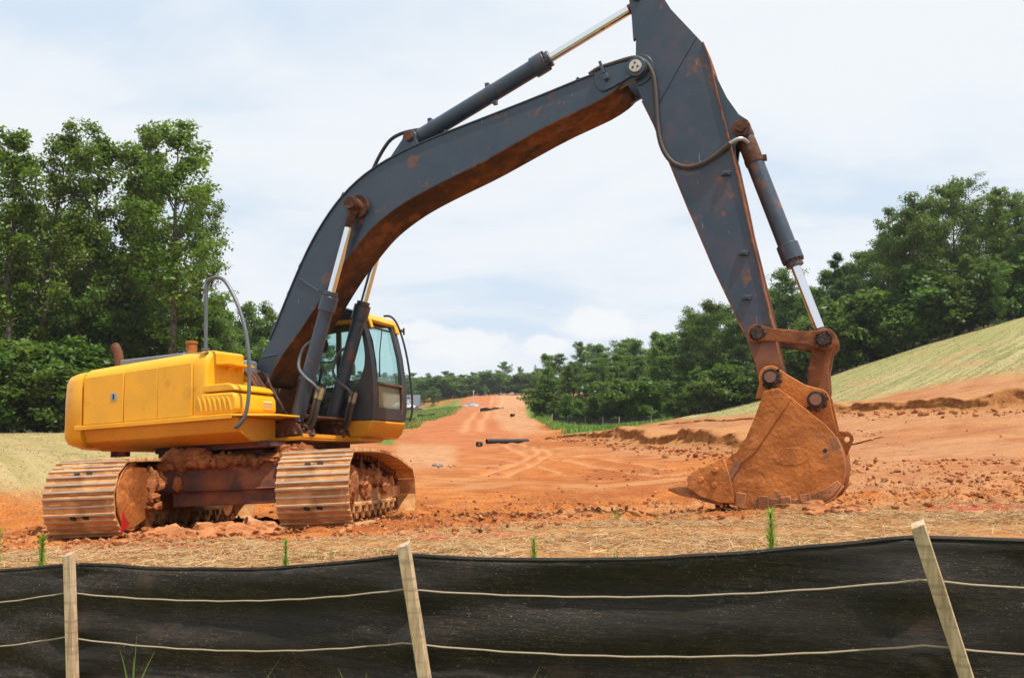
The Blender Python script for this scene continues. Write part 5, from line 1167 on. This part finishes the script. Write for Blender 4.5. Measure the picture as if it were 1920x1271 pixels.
# ------------------------------------------------------------------ loose things on the site
M['red_flag'] = m_simple('red_flag_plastic', (.62, .012, .018), .45, 0, .1)
M['wire'] = m_simple('flag_wire', (.12, .08, .06), .5, .6)
fl = empty('marker_flag', (0,0,0)); fp = (ex.matrix_basis @ RT @ Vector((-2.42, .72, 0)))
fl.location = (fp.x, fp.y, gz(fp.x, fp.y)-.02); tag(fl, 'small red marker flag on a wire before the left track', 'flag')
mb = MB(); mb.tube([(.06, -.02, 0), (.02, -.005, .14), (-.02, .0, .33)], .003, 5); mb.build('wire', M['wire'], fl)
mb = MB(); pts_ = [(-.02,0,.33),(-.025,.0,.20),(-.045,.02,.10),(-.02,.03,.09),(.03,.025,.15),(.055,.01,.19),(.02,.005,.24)]; mb.add([(q[0], q[1]-.006, q[2]) for q in pts_]+[(q[0], q[1]-.003, q[2]) for q in pts_], [tuple(range(7)), tuple(range(7, 14))[::-1]]); mb.build('flag_cloth', M['red_flag'], fl)
M['terracotta'] = m_clay('dusty_pipe', (.38, .17, .08), (.52, .27, .15), .85, 9, .3)
x, y = gp(484, 9.55); z = gz(x, y)
mb = MB(); ang_ = [2*PI*k/20 for k in range(20)]
ou = [(.055*math.cos(a), .055*math.sin(a)) for a in ang_]; inn = [(.046*math.cos(a), .046*math.sin(a)) for a in ang_]
mb.prism(ou, -.10, .10, holes=[inn]); o = mb.build('pipe_stub', M['terracotta']); o.location = (x, y, z+.075); o.rotation_euler = (-.35, .1, -.9)
tag(o, 'short broken clay coloured pipe stub lying between the two tracks', 'pipe')
M['blackpipe'] = m_simple('black_corrugated_plastic', (.016, .017, .019), .45, 0, .3, 6)
def corrugated(px, py, d, ln, rad, yaw, label, pitch_=0):
    x, y = gp(px, d); n = int(ln/.06); prof_ = []
    mb = MB(); P = [(0, i*ln/(2*n), 0) for i in range(2*n+1)]
    vs = []; k = 20
    for i, p in enumerate(P):
        r_ = rad if i % 2 else rad*.92
        for j in range(k): a = 2*PI*j/k; vs.append((r_*math.cos(a), p[1]-ln/2, r_*math.sin(a)))
    inn_ = len(vs)
    for yy in (-ln/2, ln/2):
        for j in range(k): a = 2*PI*j/k; vs.append((rad*.82*math.cos(a), yy, rad*.82*math.sin(a)))
    fs = [(i*k+j, i*k+(j+1) % k, (i+1)*k+(j+1) % k, (i+1)*k+j) for i in range(2*n) for j in range(k)]
    fs += [(j, inn_+j, inn_+(j+1) % k, (j+1) % k) for j in range(k)]+[(2*n*k+j, 2*n*k+(j+1) % k, inn_+k+(j+1) % k, inn_+k+j) for j in range(k)]+[(inn_+j, inn_+k+j, inn_+k+(j+1) % k, inn_+(j+1) % k) for j in range(k)]
    mb.add(vs, fs); o = mb.build('drain_pipe', M['blackpipe'], sharp=60); o.location = (x, y, gz(x, y)+rad*.92); o.rotation_euler = (pitch_, 0, yaw)
    return tag(o, label, 'pipe')
corrugated(952, 830, 48, 2.6, .125, -.95, 'long black corrugated drain pipe lying on the haul road')
corrugated(899, 834, 45.5, .30, .13, -.5, 'short cut piece of black drain pipe left of the long one')
corrugated(961, 780, 100, .5, .17, -.7, 'black pipe section on the verge below the small cart')
M['stone'] = m_simple('grey_stone', (.26, .27, .28), .85, 0, .3, 5, .5)
mb = MB(); lump(mb, (0,0,0), (.14,.10,.06), random.Random(2), big=True); o = mb.build('stone', M['stone']); x, y = gp(822, 27.5); o.location = (x, y, gz(x,y)+.03); tag(o, 'small grey stone lying on the clay behind the right track', 'stone')
M['gravel'] = m_clay('grey_gravel', (.26, .26, .27), (.46, .46, .47), .95, 5, .8, dist=.1)
x, y = gp(884, 176); mb = MB(); lump(mb, (0,0,0), (1.5,1.5,1.0), random.Random(6), big=True); o = mb.build('gravel_heap', M['gravel']); o.location = (x, y, gz(x,y)+.05); tag(o, 'pale grey gravel heap at the top of the far road', 'gravel heap')
M['pole'] = m_simple('weathered_pole', (.42, .42, .41), .8)
x, y = gp(888, 185); mb = MB(); mb.cyl((0,0,-.5),(0,0,2.9),.12,.09,n=10); o = empty('utility_pole', (x, y, gz(x,y))); pl = mb.build('pole', M['pole'], o); mb = MB(); mb.box((0,0,2.75),(.28,.28,.45)); mb.build('cap_box', M['pole'], o, bevel=.03); tag(o, 'pale upright post beside the gravel heap', 'post')
def far_fence(pts, h, label, stakes=True, lean=.0):
    P = [(*gp(px, d), 0) for px, d in pts]; c = P[0]; o = empty('silt_fence', (c[0], c[1], gz(c[0], c[1]))); z0 = o.location.z
    tag(o, label, 'fence', 'distant silt fences')
    Q = []
    for a, b in zip(P[:-1], P[1:]):
        n = max(2, int(math.hypot(b[0]-a[0], b[1]-a[1])/.6))
        for i in range(n): Q.append((a[0]+(b[0]-a[0])*i/n, a[1]+(b[1]-a[1])*i/n))
    Q.append(P[-1][:2]); V = []
    for i, (x, y) in enumerate(Q):
        z = gz(x, y)-z0; w = .10*math.sin(i*1.7)
        V += [(x-c[0], y-c[1]+w-.02, z-.1), (x-c[0], y-c[1]+w+lean-.02, z+h*(.85+.15*math.sin(i*2.3))), (x-c[0], y-c[1]+w+.02, z-.1), (x-c[0], y-c[1]+w+lean+.02, z+h*(.85+.15*math.sin(i*2.3)))]
    fs = []
    for i in range(len(Q)-1): a = 4*i; fs += [(a, a+4, a+5, a+1), (a+2, a+3, a+7, a+6), (a+1, a+5, a+7, a+3)]
    mb = MB(); mb.add(V, fs); mb.build('fabric', M['fabric_far'], o)
    for i in range(0, len(Q), 3):
        x, y = Q[i]; mb = MB(); mb.box((x-c[0], y-c[1]-.06, gz(x,y)-z0+h*.5), (.06, .06, h*1.3)); mb.build('stake', M['stake'], o)
M['fabric_far'] = m_simple('black_fabric', (.014, .013, .013), .7)
far_fence([(900,118),(920,117),(940,119),(955,122)], .75, 'long sagging black silt fence across the far haul road')
far_fence([(782,120),(800,119),(816,118)], .5, 'upper black silt fence strip on the left verge by the cab')
far_fence([(779,108),(797,108)], .35, 'thin middle black silt fence strip on the left verge')
far_fence([(764,92),(786,93)], .32, 'lower black silt fence strip right of the cab grab bar')
far_fence([(760,80),(782,82)], .36, 'nearest black silt fence strip right of the cab base')
far_fence([(1035,76),(1075,74),(1120,72),(1160,70),(1200,69),(1240,68)], .55, 'dark silt fence running along the foot of the middle wood')
x, y = gp(968, 126); ct = empty('cart', (x, y, gz(x,y))); tag(ct, 'small wheeled cart on the edge of the far lawn', 'cart'); ct.rotation_euler = (0,0,.4)
M['cart'] = m_simple('cart_paint', (.05,.05,.05), .6); M['pale'] = m_simple('pale_tank', (.6,.58,.48), .6)
mb = MB(); mb.box((0,0,.42),(1.0,.6,.10)); mb.box((.55,0,.40),(.5,.06,.06)); mb.build('frame', M['cart'], ct, bevel=.02)
for sx_ in (-.32, .32):
    for sy in (-.36, .36):
        mb = MB(); mb.cyl((sx_, sy-.06, .27), (sx_, sy+.06, .27), .27, n=18); wh = mb.build('wheel', M['blackpipe'], ct, bevel=.03); mb = MB(); mb.cyl((sx_, sy-.07, .27), (sx_, sy+.07, .27), .12, n=12); mb.build('rim', M['pale'], wh)
mb = MB(); mb.cyl((.75,-.4,.75),(.75,.4,.75),.14,n=14); mb.cyl((.75,0,.45),(.75,0,.75),.05,n=8); mb.build('roller', M['pale'], ct)
# house below the left verge
M['shingle'] = m_simple('grey_shingles', (.10,.105,.115), .9, 0, .2, 3); M['siding'] = m_simple('tan_siding', (.34,.28,.22), .85, 0, .1); M['brickwall'] = m_simple('grey_stone_wall', (.22,.20,.18), .9, 0, .25, 2); M['whitetrim'] = m_simple('white_trim', (.75,.75,.74), .6); M['pane'] = m_simple('window_pane', (.25,.30,.36), .15)
hx, hy = gp(781, 190); hz = CAMZ-(772-824)/F*190; ho = empty('house', (hx-1.9, hy, hz-1.6)); ho.scale = (.72, .72, .72); tag(ho, 'distant house with grey shingle roof and white dormer beyond the cab', 'house')
mb = MB(); mb.box2((-6,0,-1),(3.6,8,3.2)); mb.build('wall', M['brickwall'], ho); mb = MB(); mb.box2((-6.2,-.2,3.2),(3.8,8.2,3.9)); mb.build('eave', M['siding'], ho)
mb = MB(); mb.prism([(-.5,3.8),(8.5,3.8),(4,7.2)], -6.3, 3.4, axis=0); rf = mb.build('roof', M['shingle'], ho)
mb = MB(); mb.prism([(-.9,4.3),(1.5,4.3),(1.5,5.6),(.3,6.6),(-.9,5.6)], .6, 3.4); dm = mb.build('dormer', M['shingle'], ho); mb = MB(); mb.box2((-.7,.5,4.4),(1.3,.62,5.7)); dw = mb.build('dormer_window', M['whitetrim'], ho)
for k in range(2): mb = MB(); mb.box2((-.55+k*.95,.44,4.5),(.25+k*.95,.5,5.55)); mb.build('pane', M['pane'], dw)
mb = MB(); mb.box2((2.2,-.05,0),(3.2,.05,2.1)); mb.build('door', M['siding'], ho)
# parked car in front of it
cr = empty('parked_car', (gp(757,178)[0], 178, CAMZ-(768-824)/F*178)); M['carwhite'] = m_simple('white_car_paint', (.7,.7,.7), .3); tag(cr, 'tiny white car parked before the distant house', 'car'); cr.rotation_euler = (0,0,.5)
mb = MB(); mb.prism([(-2.1,.35),(2.1,.35),(2.15,.75),(1.3,.95),(.7,1.42),(-1.0,1.45),(-1.7,.95),(-2.15,.85)], -.85, .85); mb.build('body', M['carwhite'], cr, bevel=.08)
mb = MB(); mb.prism([(1.15,.97),(.65,1.36),(-.95,1.38),(-1.5,.97)], -.86, .86); mb.build('window', M['pane'], cr)
for sx_ in (-1.3, 1.35):
    for sy in (-.75, .75): mb = MB(); mb.cyl((sx_, sy-.12, .32), (sx_, sy+.12, .32), .32, n=16); mb.build('wheel', M['blackpipe'], cr)

# ------------------------------------------------------------------ trees
M['bark'] = m_clay('bark', (.055, .042, .032), (.15, .12, .095), .95, 5, .6)
M['leaf_poplar'] = leaf_mat('poplar_leaf', (.046, .090, .006), (.185, .255, .020), .40, .45, oi=.35)
M['leaf_oak'] = leaf_mat('oak_leaf', (.034, .072, .009), (.132, .196, .022), .38, .5, oi=.45)
M['leaf_light'] = leaf_mat('light_leaf', (.052, .108, .012), (.175, .260, .040), .4, .5, oi=.35)
M['leaf_pine'] = leaf_mat('pine_tuft', (.020, .052, .014), (.070, .130, .032), .25, .55, oi=.35)
def tree_meshes(nm, seed, H, tr, base, crown, nl, leaf, per, top_taper=.6, up=(.55, 1.1), lean=.02, droop=0, mt='leaf_oak', clr=(.5, .95), sub=3, skirt=0):
    """trunk mesh + crown mesh of one tree, height H, crown from base*H to H with half-width profile crown(t)"""
    r = np.random.default_rng(seed); rr = random.Random(seed); tb = MB()
    lx, ly = r.normal(0, lean*H, 2); npt = 9
    tpts = [(lx*(i/(npt-1))**1.5+r.normal(0, .035)*H*.10, ly*(i/(npt-1))**1.5+r.normal(0, .035)*H*.10, H*.97*i/(npt-1)) for i in range(npt)]; tpts[0] = (0, 0, -.4)
    tr_ = [tr*(1-.9*(i/(npt-1))**1.1)*(1.35 if i == 0 else 1) for i in range(npt)]
    tb.tube(tpts, tr_, 9)
    T = np.array(tpts); cent = []; crad = []
    def on_trunk(z): return np.array([np.interp(z, T[:,2], T[:,0]), np.interp(z, T[:,2], T[:,1]), z])
    ga = r.uniform(0, 6)
    for k in range(nl):
        t = (k+r.uniform(0, 1))/nl; z = H*(base+(1-base)*t**.92); ga += 2.4+r.normal(0, .35)
        Ln = crown(t)*r.uniform(.45, 1.32); e = r.uniform(*up)*(1-.25*t) if t < .85 else r.uniform(.9, 1.4)
        p = on_trunk(min(z, H*.94)); d = np.array([math.cos(ga)*math.cos(e), math.sin(ga)*math.cos(e), math.sin(e)]); path = [p]; n = 5
        for i in range(n):
            d = d+r.normal(0, .14, 3)+np.array([0, 0, .06-droop]); d /= np.linalg.norm(d); p = p+d*Ln/n; path.append(p)
        r0 = max(.018, tr*.36*(1-.75*t)); tb.tube([tuple(q) for q in path], [r0*(1-.8*i/n) for i in range(n+1)], 5)
        for i in range(2, n+1):
            for s in range(sub if i < n else sub+1):
                o = r.normal(0, 1, 3); o /= np.linalg.norm(o); q = path[i]+o*Ln*r.uniform(.05, .26)*np.array([1, 1, .7]); cent.append(q); crad.append(r.uniform(*clr)*(.75+.25*min(1, Ln/2.5)))
                if s == 0: tb.tube([tuple(path[i]), tuple((path[i]+q)/2+r.normal(0, .05, 3)), tuple(q)], [r0*.35, r0*.25, .008], 4)
    if skirt:
        for k in range(skirt):
            a = r.uniform(0, 6.28); z = H*base*r.uniform(.15, 1.0); q = on_trunk(z)+np.array([math.cos(a), math.sin(a), 0])*r.uniform(.3, 1.3); cent.append(q); crad.append(r.uniform(.3, .6))
    cent = np.array(cent); crad = np.array(crad); m = len(cent)
    cnt = np.maximum(6, (per*(crad/np.mean(clr))**2*r.uniform(.6, 1.3, m)).astype(int)); ci = np.repeat(np.arange(m), cnt); n = len(ci)
    v = r.normal(0, 1, (n, 3)); v /= np.linalg.norm(v, axis=1)[:,None]; rad = r.random(n)**.5
    pos = cent[ci]+v*(rad*crad[ci])[:,None]*np.array([1, 1, .62])
    nrm = v*.6+r.normal(0, .55, (n,3))+np.array([0,0,.75]); nrm /= np.linalg.norm(nrm, axis=1)[:,None]
    a = np.cross(nrm, r.normal(0, 1, (n,3))); a /= np.linalg.norm(a, axis=1)[:,None]; b = np.cross(nrm, a)
    s = leaf*r.uniform(.6, 1.25, n); a = a*s[:,None]; b = b*(s*r.uniform(.55, .8, n))[:,None]
    V = np.stack([pos-a*.5, pos+b*.42+a*.02-nrm*s[:,None]*.06, pos+a*.5, pos-b*.42+a*.02-nrm*s[:,None]*.06], 1).reshape(-1,3)
    f = np.arange(4*n).reshape(n, 4)
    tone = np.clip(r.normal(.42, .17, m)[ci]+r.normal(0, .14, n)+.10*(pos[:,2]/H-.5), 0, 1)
    cm_ = np_mesh(nm+'_crown', V, f, M[mt], attr={'tone': ('POINT', np.repeat(tone, 4))})
    tmh = tb.mesh(nm+'_trunk', M['bark'], 60)
    return tmh, cm_, H
def prof_tall(w): return lambda t: w*(.55+.45*math.sin(PI*min(1, .15+.75*t)))*(1 if t < .7 else max(.35, 1-(t-.7)*1.7))
def prof_round(w): return lambda t: w*max(.25, math.sin(PI*(.14+.80*t))**.7)
def prof_cone(w): return lambda t: w*(1.05-.88*t)
PR = {}
PR['poplar'] = [tree_meshes('poplar', 101+k, 18, .24, .26, prof_tall(w), 30, .25, 30, up=(.65, 1.25), mt='leaf_poplar', clr=(.36, .86), sub=3, skirt=18, lean=.03) for k, w in enumerate((2.7, 2.2, 3.2))]
PR['oak'] = [tree_meshes('oak', 121+k, 15, .20, .16, pf(w), 34, .28, 42, up=(.25, .95), mt='leaf_oak', clr=(.45, 1.1), sub=3, skirt=20) for k, (w, pf) in enumerate(((3.6, prof_round), (3.0, prof_tall), (4.0, prof_round), (3.4, prof_round)))]
PR['light'] = [tree_meshes('light', 141+k, 11, .12, .10, prof_round(w), 26, .25, 36, up=(.4, 1.0), mt='leaf_light', clr=(.36, .85), sub=3, skirt=14) for k, w in enumerate((2.1, 2.6, 1.8))]
PR['slim'] = [tree_meshes('slim', 161+k, 19, .20, .46, prof_round(w), 20, .26, 26, up=(.2, .8), mt='leaf_oak', clr=(.45, .85), sub=2) for k, w in enumerate((2.6, 3.2))]
PR['pine'] = [tree_meshes('pine', 171, 18, .2, .30, prof_cone(2.8), 34, .22, 44, up=(-.05, .35), mt='leaf_pine', clr=(.4, .75), sub=3)]
PR['bush'] = [tree_meshes('bush', 181+k, 3.2, .05, .05, prof_round(1.5), 16, .26, 34, up=(.3, 1.1), mt='leaf_oak', clr=(.4, .75), sub=2) for k in range(2)]
TR = random.Random(11)
ORD = 'first second third fourth fifth sixth seventh eighth ninth tenth eleventh twelfth thirteenth fourteenth fifteenth sixteenth seventeenth eighteenth nineteenth twentieth'.split()
def plant(kind, px, d, top=None, label=None, group=None, var=None, H=None, name='tree', dx=0, wide=1.0, rz=None):
    """one tree: trunk foot in column px at depth d; height from the row its top reaches"""
    tm, cmh, h0 = PR[kind][TR.randrange(len(PR[kind])) if var is None else var]
    x, y = gp(px, d); z = gz(x, y)
    if H is None: H = CAMZ+(824-top)/F*d-z
    o = empty(name, (x, y, z), TR.uniform(0, 6.28) if rz is None else rz); k = H/h0; kk = k*wide*TR.uniform(.92, 1.08); o.scale = (kk, kk, k)
    link(bpy.data.objects.new('trunk', tm), o); link(bpy.data.objects.new('crown', cmh), o)
    tag(o, label, 'tree' if name == 'tree' else 'shrub', group); return o
# left clump
GL = 'tall trees behind the left of the excavator'
plant('poplar', 318, 43, 222, 'tallest tree of the left clump with limbs reaching right over the excavator', GL, 2, wide=1.10)
plant('poplar', 222, 45, 216, 'tall narrow tree rising just left of the exhaust pipe', GL, 1, wide=1.0)
plant('poplar', 140, 44, 236, 'broad tall tree directly behind the counterweight', GL, 0, wide=1.1)
plant('poplar', 72, 43, 238, 'tall tree second from the left edge of the photo', GL, 2, wide=.9)
plant('poplar', 5, 42, 244, 'tall tree at the left edge of the photo', GL, 1, wide=1.05)
plant('poplar', 372, 50, 360, 'shorter leaning tree at the right end of the left clump', GL, 0, wide=.9)
plant('poplar', 262, 52, 300, 'tree half hidden behind the two tallest of the left clump', GL, 1, wide=1.1)
plant('oak', 110, 53, 420, 'dense tree filling the gap behind the counterweight', GL, 0)
plant('oak', 185, 51, 440, 'dense tree low behind the exhaust pipe', GL, 1)
plant('oak', 30, 50, 400, 'dense tree low at the left photo edge', GL, 2)
plant('oak', 300, 54, 480, 'dense tree low behind the intake cap', GL, 1)
plant('poplar', -70, 42, 250, 'tree standing just off the left photo edge', GL, 0)
for k, (px, d, tp) in enumerate(((-10,43,600),(40,44,560),(90,43.5,585),(150,44.5,570),(205,45,560),(262,46,575),(330,47,560),(385,48,590))): plant('oak', px, d, tp, ORD[k]+' low dark tree from the left under the tall left clump', GL+', low row', wide=1.25)
plant('oak', 240, 58, 500, 'dense tree deep inside the left clump', GL, 2)
for k, (px, d, H, v) in enumerate(sorted(((20,39.5,2.6,0),(70,40,2.2,0),(118,39.5,2.4,0),(165,40,2.0,1),(-20,39,3.0,0),(215,41,2.4,0),(45,41.5,3.4,0),(140,42,3.6,0),(190,43,3.2,0)))):
    plant('bush', px, d, H=H, label=ORD[k]+' leafy shrub from the left at the foot of the left trees', group='shrubs under the left trees', var=v, name='shrub', wide=1.3)
plant('light', 402, 66, 560, 'pale green tree just left of the curved handrail top', 'smaller pale trees between handrail and boom', 0)
plant('light', 452, 74, 578, 'pale green tree inside the handrail curve', 'smaller pale trees between handrail and boom', 1)
plant('light', 498, 76, 576, 'pale green tree between handrail and boom', 'smaller pale trees between handrail and boom', 0)
plant('light', 545, 84, 600, 'pale green tree mostly hidden by the boom', 'smaller pale trees between handrail and boom', 1)
plant('light', 425, 80, 590, 'pale green tree behind the handrail', 'smaller pale trees between handrail and boom', 1)
plant('oak', 470, 95, 625, 'dark tree low behind the engine hood', 'smaller pale trees between handrail and boom', 1); plant('oak', 600, 100, 640, 'dark tree seen through the cab glass', 'smaller pale trees between handrail and boom', 0)
# right wood behind the seeded slope: named front trees, then the mass
GR = 'trees of the wood behind the seeded slope'
plant('slim', 1668, 64, 385, 'slender tree with a long bare trunk right of the arm, above the slope', GR, 0, wide=1.0)
plant('oak', 1735, 63, 378, 'large dark tree right of the slender bare trunked tree', GR, 0, wide=1.15)
plant('oak', 1800, 66, 352, 'tall dark tree left of the sparse pale crown', GR, 2, wide=1.0)
plant('slim', 1838, 74, 330, 'sparse pale crowned tree sticking above the right wood', GR, 1)
plant('poplar', 1892, 62, 340, 'tall dense tree near the right photo edge', GR, 1, wide=1.1)
plant('poplar', 1950, 60, 345, 'tree cut by the right photo edge', GR, 0)
plant('pine', 1582, 72, 466, 'tall pointed tree right of the bucket cylinder rod', GR, 0, wide=1.2)
plant('oak', 1535, 70, 545, 'round green tree behind the bucket cylinder rod', GR, 1)
plant('oak', 1480, 74, 515, 'tree crown seen between the arm and the bucket cylinder', GR, 0)
plant('light', 1880, 59, 480, 'young bright tree in front of the right wood edge', GR, 0, wide=.8)
plant('light', 1672, 62, 600, 'small bright tree at the top of the seeded slope', GR, 1, wide=1.0)
plant('oak', 1625, 76, 480, 'dark tree left of the slender bare trunked tree', GR, 2)
for px, d, tp in ((1700,72,420),(1770,74,395),(1860,72,390),(1920,70,370),(1500,82,560),(1560,80,520),(1610,84,500),(1660,80,450),(1450,84,560),(1990,66,380),(1740,82,430),(1830,82,400),(1900,82,400),(1690,90,470),(1590,94,520),(1520,94,560)):
    plant(TR.choice(('oak','oak','poplar')), px, d, tp, 'tree deep in the wood behind the seeded slope', GR+', rear rows', wide=1.2)
for k, (px, d, tp) in enumerate(sorted(((1640,66,560),(1700,65,520),(1770,63,500),(1590,67,590),(1540,68,620),(1830,62,480),(1900,61,470),(1940,60,440),(1860,64,520)))):
    plant(TR.choice(('oak','light')), px, d, tp, ORD[k]+' low leafy tree from the left along the wood edge above the slope', GR+', low front row', wide=1.1)
for k in range(17):
    px = 1500+k*27; plant('bush', px, 64.5-(px-1500)*.009+TR.uniform(-1,1), H=TR.uniform(2.4, 4.4), label=ORD[k]+' shrub from the left along the wood above the seeded slope', group='shrubs above the slope', name='shrub', wide=1.3)
# middle wood behind the lawn
GM = 'trees of the wood behind the lawn'
plant('oak', 1338, 74, 575, 'tall dark round tree left of the arm', GM, 2, wide=1.15)
plant('oak', 1300, 80, 592, 'dark tree just left of the tall round one beside the arm', GM, 0, wide=.9)
plant('oak', 1395, 72, 595, 'dark tree half hidden behind the lower arm', GM, 1, wide=1.1)
plant('light', 1232, 80, 640, 'bright green tree in the middle of the wood behind the lawn', GM, 0, wide=1.3)
plant('light', 1150, 84, 690, 'bright tree at the front edge of the middle wood', GM, 1, wide=1.1)
plant('light', 1025, 88, 690, 'bright tree at the left end of the middle wood', GM, 0, wide=1.3)
plant('oak', 1070, 84, 690, 'dark rounded tree near the left end of the middle wood', GM, 1, wide=1.0)
plant('slim', 1208, 78, 680, 'thin straight trunked tree at the wood edge', GM, 0, wide=.7)
for px, d, tp in ((1075,92,690),(1120,90,684),(1165,88,676),(1205,86,672),(1255,84,662),(1295,82,655),(1340,80,640),(1050,112,668),(1085,118,648),(1125,114,656),(1165,112,648),(1200,106,648),(1245,104,636),(1280,100,628),(1320,95,610),(1365,92,595),(1410,90,600),(1440,84,560),(1470,86,550),(1030,125,675),(1100,130,655),(1180,128,650),(1260,122,640),(1340,115,610),(1005,130,700),(1140,100,668),(1220,94,655),(1290,90,650),(1105,96,690),(1060,98,700),(1425,78,610)):
    plant(TR.choice(('oak','light','light','poplar')), px, d, tp-6, 'tree inside the wood behind the lawn', GM+', rear rows', wide=1.25)
for k, (px, d, tp) in enumerate(sorted(((1012,92,715),(1045,82,735),(1098,80,725),(1128,78,735),(1175,76,720),(1250,74,715),(1275,74,700),(1310,71,690),(1350,69,680),(1385,68,690),(1420,67,690),(1200,74,745),(1085,76,750),(1455,70,640),(1490,70,640)))):
    plant(TR.choice(('light','oak')), px, d, tp, ORD[k]+' low leafy tree from the left along the wood behind the lawn', GM+', front row', wide=1.15)
for k in range(20):
    px = 1015+k*24; plant('bush', px, np.interp(px, [1000,1080,1200,1480], [92,74,70,66])+TR.uniform(-1.5,1.5), H=TR.uniform(1.2, 2.8), label=ORD[k]+' shrub from the left along the foot of the wood behind the lawn', group='shrubs along the lawn', name='shrub', wide=1.4)
# the far tree line beyond the crest of the road
GF = 'trees of the far tree line'
plant('oak', 945, 262, 682, 'large dark round tree standing above the far tree line', GF, 2, wide=1.1)
plant('slim', 1002, 255, 684, 'sparse thin tree above the right end of the far tree line', GF, 0, wide=.7)
plant('oak', 803, 268, 702, 'dark domed tree above the left end of the far tree line', GF, 0, wide=.8)
plant('oak', 975, 255, 690, 'dark tree right of the large round one on the far tree line', GF, 1, wide=.8)
for k in range(46):
    px = 700+k*7.1+TR.uniform(-4, 4); plant(TR.choice(('oak','oak','light')), px, TR.uniform(222, 250), TR.uniform(704, 724), 'tree of the far tree line beyond the road crest', GF+', front rows', wide=1.6)
for k in range(26):
    px = 680+k*14+TR.uniform(-5, 5); plant('oak', px, TR.uniform(262, 290), TR.uniform(698, 711), 'dark tree behind the far tree line', GF+', back row', wide=1.5)
for k in range(24):
    px = 705+k*13+TR.uniform(-4, 4); plant('bush', px, TR.uniform(214, 224), H=TR.uniform(2.5, 5), label='shrub along the foot of the far tree line', group='shrubs along the far tree line', name='shrub', wide=1.8)
for k, px in enumerate((712, 726, 744, 753, 768, 795, 812, 822)):
    plant('light', px, TR.uniform(196, 212), TR.uniform(722, 742), ORD[k]+' from the left of the small trees near the distant house', 'small trees near the house', wide=1.3)

# ------------------------------------------------------------------ summer haze
hm = bpy.data.materials.new('haze'); hm.use_nodes = True; t = hm.node_tree; t.nodes.clear()
pv = N(t, 'ShaderNodeVolumePrincipled'); pv.inputs['Color'].default_value = (.86, .93, 1, 1); pv.inputs['Density'].default_value = .00028; pv.inputs['Anisotropy'].default_value = .2
ho_ = N(t, 'ShaderNodeOutputMaterial'); L(t, pv.outputs[0], ho_.inputs['Volume'])
mb = MB(); mb.box2((-420, -60, -14), (420, 520, 46)); o = mb.build('haze', hm, sharp=0); tag(o, 'thin pale summer haze over the site', kind='stuff')
